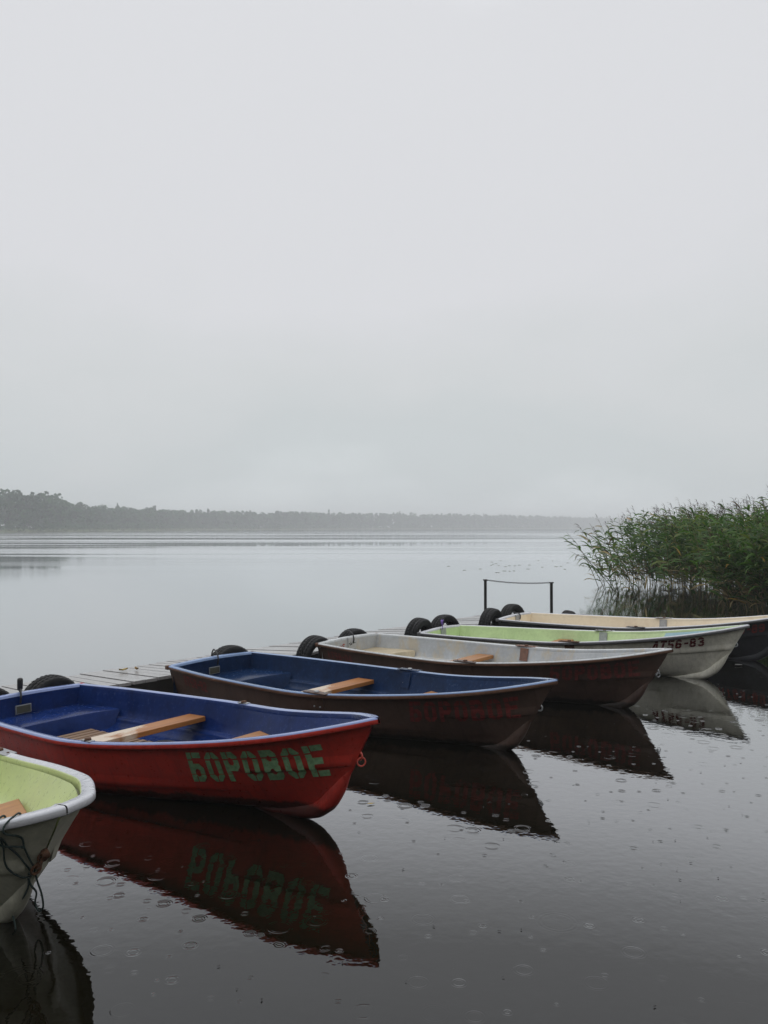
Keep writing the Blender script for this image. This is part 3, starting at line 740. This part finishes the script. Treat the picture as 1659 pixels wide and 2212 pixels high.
P_BROWN = paint('brown_hull_paint', (.10, .060, .044), .45, .22, (.045, .03, .025), .5, (.07, .042, .032), .5, .3, low_shade=(.012, .010, .007), runs=.5)
P_BROWN2 = paint('dull_brown_hull_paint', (.088, .050, .037), .45, .22, (.045, .03, .025), .5, (.065, .038, .030), .5, .3, low_shade=(.012, .010, .007), runs=.5)
P_CREAMH = paint('cream_hull_gelcoat', (.80, .77, .66), .40, .14, (.10, .09, .07), .3, (.40, .37, .27), .45, .35, runs=.22)
P_CREAMY = paint('stained_cream_gelcoat', (.48, .465, .37), .42, .18, (.09, .08, .06), .35, (.32, .30, .21), .6, .5, runs=.4)
P_DARK = paint('charcoal_hull_paint', (.040, .041, .047), .42, .25, (.11, .11, .11), .3)
P_RIMB = paint('pale_blue_rim', (.24, .31, .56), .20, .12, (.7, .72, .78), .6, None, 0, .5, .4)
P_RIMB2 = paint('wet_blue_rim', (.17, .27, .47), .20, .14, (.6, .64, .7), .6, None, 0, .5, .4)
P_RIMW = paint('white_rim', (.56, .57, .60), .30, .10, (.3, .3, .3), .3, None, 0, .7, .2)
P_RIMG = paint('greyish_white_rim', (.52, .54, .54), .30, .14, (.06, .06, .06), .5, None, 0, .5)
P_EDGEB = paint('worn_brown_edge', (.15, .075, .045), .5, .3, (.45, .36, .28), .7)
P_EDGED = paint('dark_grey_edge', (.16, .16, .165), .45, .25, (.5, .5, .5), .5)
P_EDGEW = paint('white_rim_edge', (.50, .50, .52), .35, .14, (.2, .2, .2), .3, None, 0, .8)
L_GREEN = RED_L('green_stencil_paint', (.21, .36, .19)); L_DRED = RED_L('faded_red_stencil_paint', (.185, .030, .026)); L_DRED2 = RED_L('dull_red_stencil_paint', (.16, .030, .026)); L_RED = RED_L('dark_red_stencil_paint', (.11, .010, .010))
EYE_RED = plain('red_painted_ring', (.50, .07, .045), .4)
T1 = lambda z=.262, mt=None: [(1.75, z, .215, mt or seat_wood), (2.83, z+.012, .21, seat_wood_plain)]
shp = Shape()
BOATS = {}
BOATS['R'] = make_boat(dict(shape=shp, pose=(-3.385, 7.660, -.6744, .0411, .0152, -.0092), hull=P_RED, inside=P_IN_BLUE, rim=P_RIMB, edge=P_RED,
    label='bright red rowboat with blue inside and big green painted word on its bow', thwarts=T1(), grating=(.74, 2.10), loop=True, puddle=(2.05, 2.85, .26), lock_in=bright_steel, lock_out=bright_steel, no_tab=True, plate='recess', eye=EYE_RED, ring_r=.026,
    text=[('БОРОВОЕ', 3.10, 4.00, .070, .097, .215, L_GREEN, 'name_lettering', .012)]))
BOATS['B'] = make_boat(dict(shape=shp, pose=(-1.976, 9.3774, -.6649, .0052, .0067, -.0187), hull=P_BROWN, inside=P_IN_BLUE2, rim=P_RIMB2, edge=P_EDGEB,
    label='brown rowboat with blue inside and faded red lettering, next beyond the red boat', thwarts=T1(), puddle=(1.2, 2.6, .28), lock_in=P_IN_BLUE2, lock_out=P_BROWN, plate='recess', eye=bright_steel, ring=False, bolt=bright_steel,
    text=[('БОРОВОЕ', 3.17, 4.04, .062, .088, .19, L_DRED, 'name_lettering', .03), ('ЛТ58-92', .283, .73, .062, .078, .105, L_DRED, 'registration_number', .12)]))
BOATS['W'] = make_boat(dict(shape=shp, pose=(-.4868, 10.9568, -.6582, .0047, .0039, -.0018), hull=P_BROWN2, inside=P_IN_WHITE, seat=P_SEAT_TAN, rim=P_RIMG, edge=P_EDGEB,
    label='brown rowboat with worn white inside and a brown oarlock plate', thwarts=T1(.262, seat_wood_plain), lock_in=plain('brown_plate', (.17, .08, .05), .5), lock_out=P_BROWN2, plate='own', eye=bright_steel, ring_r=.022,
    text=[('БОРОВОЕ', 3.21, 4.04, .051, .066, .16, L_DRED2, 'name_lettering', .10), ('ЛТ58-04', .17, .63, .075, .088, .085, L_DRED2, 'registration_number', .10)]))
BOATS['G'] = make_boat(dict(shape=shp, pose=(.8375, 12.3043, -.5756, .0249, -.0083, -.0041), hull=P_CREAMH, inside=P_IN_GREEN, inside_mats=[P_IN_GREEN, P_IN_SKY], split=.735, rim=P_RIMW, edge=P_EDGED,
    label='cream rowboat with pale green inside and dark red registration number on its bow', thwarts=T1(), lock_in=grey_plate, lock_out=rust, plate='grey', eye=bright_steel, ring=False,
    text=[('ЛТ56-83', 3.30, 3.855, .042, .056, .108, L_RED, 'registration_number', .015)]))
BOATS['C'] = make_boat(dict(shape=shp, pose=(2.1942, 13.7868, -.6082, .0162, .0024, .0149), hull=P_DARK, inside=P_IN_CREAM, rim=P_RIMW, edge=P_EDGED,
    label='charcoal rowboat with cream inside, farthest along the pier beside the reeds', thwarts=[(1.75, .20, .2, seat_wood_plain), (2.83, .22, .2, seat_wood_plain)], lock_in=grey_plate, lock_out=P_DARK, plate='grey', eye=bright_steel,
    text=[('ЛТ53-89', 3.40, 3.94, .050, .065, .12, L_DRED, 'registration_number', .05)]))
shy = Shape(tk=[0, .2, .45, .7, .85, .94, .985, 1.], b=(.6237, .7375, .785, .71, .5526, .332, .1644, .004), rk=.5642, zb=.6715)
BOATS['Y'] = make_boat(dict(shape=shy, pose=(-4.9766, 6.2037, -.6128, -.0149, .0137, 0), hull=P_CREAMY, inside=P_IN_LIME, rim=P_RIMW, edge=P_EDGEW, rimw=.072,
    label='nearest rowboat with lime inside, thick white rim and cream hull, cut off at the left', thwarts=[(1.75, .235, .215, seat_wood_plain), (3.24, .30, .25, seat_wood_plain)],
    lock_in=grey_plate, lock_out=grey_plate, plate='grey', eye=rust, ring=False, bolt=rust, lock_x=2.50))
def on(boat, p): return BOATS[boat].matrix_world @ Vector(p)
# handwriting on the white transom, stamped marks on its plate
def handwriting():
    m = MB(); st = [[(.0, .9), (.35, 1), (.5, .8), (.2, .55), (.55, .35), (.4, .05), (0, .1)], [(.85, .75), (.85, .45), (1.15, .42)], [(1.15, .8), (1.15, .1)],
                    [(1.4, .35), (1.6, .4), (1.55, .55), (1.4, .5), (1.4, .2), (1.6, .12)], [(1.8, .1), (1.95, .5), (2.1, .1)], [(2.28, .06), (2.31, .12)]]
    for s_ in st: m.tube([(.0735, -.14-.085*x, .285+.085*y) for x, y in s_], .0055, 5)
    m.build('handwritten_note', L_RED if False else plain('red_marker', (.42, .05, .02), .5), BOATS['W'])
    m = MB()
    for x, y, w, h in ((.055, .385, .02, .012), (.03, .39, .012, .01), (-.015, .375, .018, .022), (-.04, .372, .010, .026), (-.06, .385, .012, .016), (.01, .398, .012, .006), (-.03, .40, .02, .006)):
        m.box((.0828, x, y-.02), (.003, w, h))
    m.build('stamped_mark', black_rub, BOATS['W'], smooth=False)
handwriting()

# ------------------------------------------------------------------ lines, cables, ribbon
line_m = plain('dark_green_line', (.012, .026, .022), .75, 0, .4, 90)
def yhull(p, off=.008):
    X, z = p[0], p[2]; q, u = shy.at_xz(X, z); h = shy.hull(q, u); n = shy.normal(q, u)
    return on('Y', (h[0]+n[0]*off, -(h[1]+n[1]*off), h[2]+n[2]*off))
def bow_line():
    m = MB(); zr = shy.rim(.95)[2]
    def over(X, dz0=.0):                 # from inside the boat over the rim and down outside
        u = X/shy.L; _, b, z = shy.rim(u)
        return [on('Y', (X-.05, -(b-.11), z-.10)), on('Y', (X-.02, -(b-.085), z+.006)), on('Y', (X, -(b-.04), z+.014)), on('Y', (X+.01, -(b+.008), z-.01)), on('Y', (X+.01, -(b+.006), z-.045))]
    A = over(4.215)+[yhull(p) for p in ((4.19, 0, .555), (4.163, 0, .494), (4.131, 0, .413), (4.108, 0, .345), (4.096, 0, .335))]
    B = over(4.165)+[yhull(p) for p in ((4.139, 0, .555), (4.133, 0, .511), (4.13, 0, .456), (4.112, 0, .389), (4.098, 0, .338))]
    Cc = [yhull(p, .014) for p in ((4.139, 0, .56), (4.12, 0, .508), (4.081, 0, .426), (4.070, 0, .374), (4.072, 0, .325), (4.085, 0, .318), (4.098, 0, .34))]
    D = [yhull(p, .016) for p in ((4.10, 0, .55), (4.128, 0, .521), (4.15, 0, .515), (4.168, 0, .505))]
    Ee = [yhull(p, .02) for p in ((4.085, 0, .325), (4.04, 0, .25), (3.985, 0, .165), (3.95, 0, .10))]+[on('Y', (3.97, -.03, .04)), on('Y', (3.98, -.03, -.02))]
    Ff = [yhull(p, .02) for p in ((4.085, 0, .325), (4.058, 0, .27))]+[on('Y', p) for p in ((4.045, .03, .20), (4.02, .04, .14), (4.035, .05, .10), (4.07, .05, .13), (4.08, .035, .20), (4.085, .01, .27), (4.09, -.005, .325))]
    for s_ in (A, B, Cc, D, Ee, Ff): m.tube(spline(s_, 5), .0048, 6)
    for c, r in ((yhull((4.094, 0, .333), .012), .012), (yhull((4.166, 0, .503), .016), .009)):
        m.tube([c+Vector((0, 0, k*r*.5)) for k in (-1, -.5, 0, .5, 1)], [r*.4, r, r*1.1, r, r*.4], 8)
    o = m.build('mooring_line', line_m); tag(o, 'tangled dark green line hanging over the near white bow rim', 'rope')
bow_line()
m = MB(); c0 = on('Y', (4.165, -.004, .425)); c1 = on('Y', (4.125, -.03, .335))       # rusty shackle on the near boat's bow
for k in range(3):
    a, b = c0.lerp(c1, k/3), c0.lerp(c1, (k+1)/3); c = (a+b)/2; t = (b-a).normalized(); w = t.cross(Vector((.7, -.7, .2))).normalized()
    if k % 2: w = t.cross(w)
    m.tube([c+t*(b-a).length*.72*math.cos(j*math.pi/8)+w*.018*math.sin(j*math.pi/8) for j in range(17)], .007, 7, cap=False)
m.tube([c0+Vector((.0, -.004, .012)), c0+Vector((.022, -.03, .0))], .018, 10)
inv = BOATS['Y'].matrix_world.inverted(); m.v = [tuple(inv @ Vector(p)) for p in m.v]
m.build('shackle', rust, BOATS['Y'])
def cable(boat, y, label, lock=False, h=.06):
    m = MB(); z = shp.zt+.02
    P = [(-.24, y+.12, -.10), (-.18, y+.10, z-.06), (-.10, y+.06, z+h*.9), (-.02, y+.02, z+h), (.06, y-.015, z+h*.6), (.095, y-.03, z-.03), (.082, y-.03, z-.085)]
    root = None
    pts = [on(boat, p) for p in P]; base = pts[-1]
    m.tube([p-base for p in spline(pts, 6)], .0085, 7)
    if lock:
        root = empty('mooring_cable', base); m.build('cable', black_rub, root); q = MB(); c = on(boat, (.02, y+.0, z+h*.7))-base
        q.tube([c+Vector((0, 0, d)) for d in (-.012, -.004, .0, .085, .10, .106)], [.014, .019, .024, .026, .022, .010], 14); q.build('lock', black_rub, root)
    else:
        root = m.build('mooring_cable', black_rub); root.location = base
    tag(root, label, 'cable')
cable('R', -.02, 'black mooring cable with an upright barrel lock on the red boat stern', True, .045)
cable('B', .05, 'short black mooring cable looped over the stern of the brown boat with blue inside')
cable('W', .05, 'black mooring cable looped over the worn white transom')
cable('C', .10, 'black mooring cable lying over the cream interior boat stern', False, .02)
m = MB(); rp_ = [(.05, .03, .50), (.03, .06, .54), (.07, .02, .555), (.05, -.03, .53), (.085, -.06, .50), (.09, -.05, .45), (.088, -.07, .42)]
rows = []
for i, p in enumerate(spline(rp_, 5)):
    a = i*.7; w = Vector((math.cos(a)*.4, math.sin(a), .5*math.cos(a*.6)))*.016; b_ = on('G', p); rows.append([b_-w, b_+w*.15+Vector((.004, -.006, .003)), b_+w])
m.grid(rows); m.tube([on('G', q) for q in ((.04, .03, .475), (.05, .02, .53))], .012, 8); m.tube([on('G', q) for q in ((.03, .05, .53), (.05, .0, .545), (.07, -.05, .52))], [.012, .018, .01], 8)
tag(m.build('ribbon', plain('purple_ribbon', (.12, .05, .30), .5)), 'crumpled purple ribbon tied to the stern of the pale green boat', 'ribbon')

# ------------------------------------------------------------------ reeds
def reed_leaf(p, az, ln, wd, el, droop, roll=0.0):
    """rows of a long strap leaf"""
    rows = []; d = Vector((math.cos(az), math.sin(az), 0)); s = Vector((-math.sin(az), math.cos(az), 0)); q = Vector(p); e = el; n = 5
    s = (s*math.cos(roll)+Vector((0, 0, 1))*math.sin(roll))
    for k, w in enumerate((.35, 1, .95, .62, .03)):
        rows.append((q-s*wd*w, q+s*wd*w))
        q = q+(d*math.cos(e)+Vector((0, 0, 1))*math.sin(e))*(ln/(n-1)); e -= droop/(n-1)*(.6+.4*k)
    return rows
def stem_path(rnd, base, h, az, lean, bend, n=6):
    P = [Vector(base)]; e = R(90)-lean; d = Vector((math.cos(az), math.sin(az), 0))
    for k in range(n-1):
        P.append(P[-1]+(d*math.cos(e)+Vector((0, 0, 1))*math.sin(e))*(h/(n-1))); e -= bend/(n-1)*(k+1)/n*2
    return P
def path_at(P, t):
    f = t*(len(P)-1); i = min(int(f), len(P)-2); return P[i].lerp(P[i+1], f-i), (P[i+1]-P[i]).normalized()
M_REED = [leaf_mat('reed_green', (.085, .165, .034), .6, .3, 1.5, .35), leaf_mat('reed_dark_green', (.046, .100, .024), .6, .3, 1.5, .35), leaf_mat('reed_olive', (.135, .170, .040), .6, .3, 1.5, .35),
          leaf_mat('reed_dry', (.24, .19, .085), .7, .3, 2.0), leaf_mat('reed_stem', (.10, .105, .045), .5, .3, 2.0), leaf_mat('reed_plume', (.085, .055, .042), .8, .3, 4.0), leaf_mat('reed_yellow', (.33, .20, .03), .6, .2, 3.0)]
def wind(rnd): return math.pi+rnd.gauss(0, .75)          # leaves stream to the left
def reed_parts(rnd, base, h, az, lean, bend, nl, plume=True, dry=.0):
    P = stem_path(rnd, base, h, az, lean, bend); leaves = []
    for k in range(nl):
        t = .13+.83*(k+rnd.random()*.6)/nl; p, tg = path_at(P, t); low = t < .38
        a = wind(rnd) if rnd.random() < .72 else rnd.uniform(0, 6.28)
        ln = rnd.uniform(.32, .60)*(.75 if t > .85 else 1); mt = 3 if (low and rnd.random() < .5) or rnd.random() < dry else rnd.choice((0, 0, 1, 1, 1, 2))
        if rnd.random() < .012: mt = 6
        leaves.append((reed_leaf(p, a, ln, rnd.uniform(.020, .038), rnd.uniform(.15, .95) if not low else rnd.uniform(.2, 1.1), rnd.uniform(1.0, 2.1) if not low else rnd.uniform(.5, 1.5), rnd.uniform(-.7, .7)), mt))
    pl = []
    if plume:
        p, tg = path_at(P, .97)
        for k in range(11):
            a = wind(rnd)*1.0+rnd.uniform(-.5, .5); pl.append(reed_leaf(p+tg*(.02*k-.05), a, rnd.uniform(.10, .20), .006, rnd.uniform(.5, 1.2), rnd.uniform(.8, 1.6), rnd.uniform(-.6, .6)))
    return P, leaves, pl
FRONT = [(15.0, 9.9), (16.0, 9.2), (17.7, 8.35), (19.4, 7.7), (21.3, 7.15), (23.9, 6.75), (26.0, 6.9), (31.0, 8.3)]
def make_reeds():
    rnd = random.Random(11); m = MB(); cnt = 0
    def add_leaf(rows, mt):
        k = len(m.v)
        for a, b in rows: m.v += [tuple(a), tuple(b)]
        for i in range(len(rows)-1): m.f.append((k+2*i, k+2*i+1, k+2*i+3, k+2*i+2)); m.m.append(mt)
    while cnt < 780:
        y = rnd.uniform(15.5, 30.5); x0 = lut(y, FRONT); dep = rnd.random()**1.5*6.0; x = x0+dep
        if x > .53*y+1.6 or (dep < 2.8 and y > 19.0 and rnd.random() > .06+.9*(dep/2.8)**1.5): continue
        cnt += 1
        h = 2.05+.38*min(1, dep/2.2)+.16*math.sin(x*1.9+y*.8)+rnd.uniform(-.45, .22)+(.15 if y < 20 else 0)
        if dep < .9: h *= rnd.uniform(.66, 1.0)
        P, lv, pl = reed_parts(rnd, (x, y, -.05), h, math.pi+rnd.gauss(0, .5), abs(rnd.gauss(0, .10))+(.16 if dep < 1.0 else 0), rnd.uniform(.05, .5), rnd.randint(14, 19), rnd.random() < .5)
        m.tube(P, [.007, .0065, .006, .005, .004, .002], 4, 3 if rnd.random() < .35 else 4, cap=False)
        for rows, mt in lv: add_leaf(rows, mt)
        for rows in pl: add_leaf(rows, 5)
        for k in range(1 if dep < 1.6 else 0):           # dead broken blades and stubs at the foot
            a = rnd.uniform(0, 6.28); add_leaf(reed_leaf((x+rnd.uniform(-.2, .2), y+rnd.uniform(-.2, .2), rnd.uniform(0, .3)), a, rnd.uniform(.25, .6), .008, rnd.uniform(.0, 1.4), rnd.uniform(.2, 1.4)), 3)
    o = m.build('reed_bed', M_REED, smooth=True, recalc=False)
    tag(o, 'dense green reed bed with brown plumes standing in the water at right', 'reeds', kind='stuff')
make_reeds()
def single_reed(base, h, az, lean, bend, nl, label, seed, plume=False, hang=False):
    rnd = random.Random(seed); P, lv, pl = reed_parts(rnd, (0, 0, -.04), h, az, lean, bend, nl, plume, .15)
    root = empty('reed_stalk', base); tag(root, label, 'reed', 'single reeds at the open edge of the reed bed')
    m = MB(); m.tube(P, [.010, .0095, .009, .008, .006, .003], 6); m.build('stem', M_REED[4], root)
    if hang:
        lv = []
        for k in range(nl):
            p, tg = path_at(P, .38+.6*k/nl); lv.append((reed_leaf(p, math.pi+rnd.uniform(-.5, .5), rnd.uniform(.24, .38), .021, rnd.uniform(-.9, -.5), rnd.uniform(.5, 1.0), rnd.uniform(-.6, .6)), rnd.choice((1, 1, 2, 0))))
    for rows, mt in lv:
        m = MB(); m.grid(rows); m.build('leaf', M_REED[mt], root, recalc=False)
    if pl:
        m = MB()
        for rows in pl: m.grid(rows)
        m.build('plume', M_REED[5], root, recalc=False)
single_reed((6.72, 23.6, 0), 1.85, math.pi, .62, .75, 9, 'lone reed bent far over to the left with hanging leaves above open water', 3, hang=True)
for i, (b, h, ln, bd, lab) in enumerate((
    ((6.70, 23.2, 0), 2.15, .28, .85, 'arching reed just right of the lone bent reed'),
    ((6.62, 24.3, 0), 2.10, .22, .60, 'tall reed leaning left at the far open edge of the bed'),
    ((6.95, 22.5, 0), 2.00, .32, .70, 'reed leaning left with leaves over the open water at mid edge'),
    ((6.85, 23.9, 0), 2.25, .15, .45, 'upright reed topping the left edge of the bed'),
    ((7.05, 21.8, 0), 1.70, .26, .60, 'short reed at the front left edge of the bed'),
    ((6.9, 24.6, 0), 2.2, .2, .5, 'slim reed leaning behind the left edge of the bed'),
    ((6.60, 22.9, 0), 1.55, .55, .8, 'low reed sprawling left just below the lone bent reed'),
    ((6.75, 24.9, 0), 2.05, .42, .9, 'long arching reed whose tip hangs left of the bed at half height'),
    ((6.85, 22.1, 0), 1.9, .45, .7, 'slanting reed crossing in front of the left edge of the bed'),
    ((6.70, 25.4, 0), 2.1, .38, .6, 'far slanting reed showing behind the arching reeds'))):
    single_reed(b, h, math.pi+random.uniform(-.2, .2), ln, bd, 12, lab, 20+i, plume=(i in (1, 3)))

# ------------------------------------------------------------------ small floating and fallen things
def flat_leaf(name, P, size, rz, mat, curl=.15, z=.006):
    m = MB(); rows = []
    for i, (x, w) in enumerate(((-1, .02), (-.6, .36), (-.1, .5), (.4, .36), (.8, .12), (1, .02))):
        rows.append([(x*size, -w*size, curl*size*abs(x)*.6+curl*size*.5), (x*size, 0, curl*size*abs(x)*.4), (x*size, w*size, curl*size*abs(x)*.6+curl*size*.5)])
    m.grid(rows); o = m.build(name, mat, recalc=False); o.location = (P[0], P[1], z if len(P) < 3 else P[2]); o.rotation_euler = (0, 0, rz); return o
yel = plain('yellow_leaf', (.42, .30, .07), .5); brn = plain('brown_leaf', (.10, .055, .03), .6); drk = plain('black_debris', (.012, .011, .010), .6)
tag(flat_leaf('fallen_leaf', (-.09, 5.62), .026, .2, yel), 'small yellow leaf floating just right of the red bow', 'leaf')
tag(flat_leaf('fallen_leaf', pier(1.62, -.87, DECK+.012), .055, .8, yel, .5), 'yellow autumn leaf lying on the pier planks, left of its neighbour', 'leaf')
tag(flat_leaf('fallen_leaf', pier(1.75, -.80, DECK+.012), .05, 2.2, plain('tan_leaf', (.36, .23, .09), .6), .6), 'tan autumn leaf lying on the pier planks, right of its neighbour', 'leaf')
def feather(P, rz, ln, label):
    m = MB(); rows = []
    for i in range(9):
        t = i/8; w = .22*ln*math.sin(math.pi*min(1, t*1.05+.02))**.7*(1-.25*t); x = (t-.5)*ln; z = .02*ln*math.cos(t*3)+.012
        rows.append([(x-.25*w, -w, z+.01), (x, 0, z), (x-.25*w, w*.8, z+.012)])
    m.grid(rows); m.tube([((t/6-.62)*ln, 0, .015) for t in range(7)], .0016, 5)
    o = m.build('feather', plain('white_feather', (.34, .34, .33), .8), recalc=False); o.location = P; o.rotation_euler = (0, 0, rz); tag(o, label, 'feather')
feather((4.86, 11.2, 0), .1, .10, 'white feather floating below the bow of the charcoal boat')
rnd = random.Random(4); i = 0
while i < 46:                                       # specks of dark debris on the near water
    y = rnd.uniform(3.2, 9.0); x = rnd.uniform(-.40, .47)*y
    if x < .25*(y-3.0)-1.0+(y-3)*.25: continue
    o = flat_leaf('floating_speck', (x, y), rnd.uniform(.004, .0085), rnd.uniform(0, 6), drk, .4, .003)
    tag(o, 'tiny dark speck of plant debris floating on the water near the camera', 'speck', 'dark specks floating on the near water'); i += 1
pad_m = plain('lily_pad', (.075, .095, .055), .3, 0, .35, 6)
for k in range(34):
    y = rnd.gauss(38, 4.0); x = .215*y+rnd.gauss(-1.1, 2.0); r = rnd.uniform(.04, .095); mb = MB(); n = 14; rz = rnd.uniform(0, 6.28)
    top = [(r*math.cos(.25+j*5.8/n), r*math.sin(.25+j*5.8/n), .004+.006*math.sin(j*2.1)) for j in range(n+1)]
    bot = [(p[0]*.97, p[1]*.97, -.006) for p in top]
    mb.add([(0, 0, .004), (0, 0, -.006)]+top+bot, [(0, 2+j, 3+j) for j in range(n)]+[(1, n+4+j, n+3+j) for j in range(n)]+[(2+j, n+3+j, n+4+j, 3+j) for j in range(n)])
    o = mb.build('lily_pad', pad_m, recalc=True); o.location = (x, y, .004); o.rotation_euler = (0, 0, rz)
    tag(o, 'small lily pad floating on open water beyond the chain railing', 'lily pad', 'lily pads floating beyond the railing')
# ------------------------------------------------------------------ unseen bank and trees, added to shade hull sides and interiors
def unseen_bank():
    mb = MB(); rows = []
    for i in range(41):
        x = -60+3*i; j = math.sin(i*.9)*.5+math.sin(i*.37)
        rows.append([(x, y+j*(1 if y > -30 else 0), z) for y, z in ((-3.2, -.25), (-4.2, .12), (-6, .5), (-12, .9), (-60, 1.6))])
    mb.grid(rows); mb.grid([[(12+.62*k+o+math.sin(k)*.4, -8+k, z) for o, z in ((0, -.25), (1, .12), (4, .5), (14, .9), (60, 1.6))] for k in [2.6*i for i in range(21)]])
    tag(mb.build('unseen_bank', plain('unseen_bank_grass', (.05, .07, .025), .9, 0, .4, .8, 0)), kind='structure')
    rg = np.random.default_rng(3); V = []; F = []; M = []; nv = 0
    for t in range(52):
        x = -52+3.2*t+rg.uniform(-1, 1); y = -9-rg.uniform(0, 9)
        if t >= 34: k = (t-34)*2.6; x, y = 15+.62*k+rg.uniform(0, 6), -6+k
        h = rg.uniform(6.5, 10) if t < 34 else rg.uniform(3.5, 6); n = 420
        q = rg.normal(size=(n, 3)); q /= np.linalg.norm(q, axis=1)[:, None]; P = np.array([x, y, h*.56])+q*np.array([2.7, 2.7, h*.46])*rg.uniform(.5, 1, (n, 1))
        a = rg.normal(size=(n, 3)); a /= np.linalg.norm(a, axis=1)[:, None]; b = np.cross(a, rg.normal(size=(n, 3))); b /= np.linalg.norm(b, axis=1)[:, None]; s_ = rg.uniform(.35, .8, (n, 1))
        V.append(np.stack([P+a*s_, P+b*s_*.7, P-a*s_, P-b*s_*.7], 1).reshape(-1, 3)); F.append(np.arange(nv, nv+4*n).reshape(-1, 4)); nv += 4*n; M.append(rg.integers(0, 2, n))
        V.append(np.array([[x-.16, y, .4], [x+.16, y, .4], [x+.08, y, h*.8], [x-.08, y, h*.8]])); F.append(np.array([[nv, nv+1, nv+2, nv+3]])); nv += 4; M.append(np.array([2]))
    me = bpy.data.meshes.new('shade_wood'); me.from_pydata(np.concatenate(V).tolist(), [], np.concatenate(F).tolist())
    for m in (leaf_mat('shade_wood_leaf', (.03, .05, .02), scale=.5), leaf_mat('shade_wood_leaf_light', (.045, .07, .025), scale=.5), plain('shade_wood_trunk', (.05, .04, .03), .9, 0, .2, 2, 0)): me.materials.append(m)
    me.polygons.foreach_set('material_index', np.concatenate(M).astype(np.int32))
    tag(link('shade_wood', me), 'unseen dark green wood added behind and beside the viewpoint for shade', 'wood', kind='stuff')
unseen_bank()
# ------------------------------------------------------------------ mist over the lake
mb = MB(); x0, x1, y0, y1, z0, z1 = -2700, 2700, -230, 2700, -1.5, 24.0
mb.add([(x0, y0, z0), (x1, y0, z0), (x1, y1, z0), (x0, y1, z0), (x0, y0, z1), (x1, y0, z1), (x1, y1, z1), (x0, y1, z1)],
       [(3, 2, 1, 0), (4, 5, 6, 7), (0, 1, 5, 4), (1, 2, 6, 5), (2, 3, 7, 6), (3, 0, 4, 7)])
hm = bpy.data.materials.new('haze'); hm.use_nodes = True; hn = hm.node_tree; hn.nodes.clear()
ho = hn.nodes.new('ShaderNodeOutputMaterial'); pv = hn.nodes.new('ShaderNodeVolumePrincipled')
pv.inputs['Color'].default_value = (.97, .99, 1.0, 1); pv.inputs['Density'].default_value = .0012; pv.inputs['Anisotropy'].default_value = .0
hn.links.new(pv.outputs[0], ho.inputs['Volume'])
tag(mb.build('haze', hm, smooth=False), 'pale mist hanging over the lake', 'haze', kind='stuff')
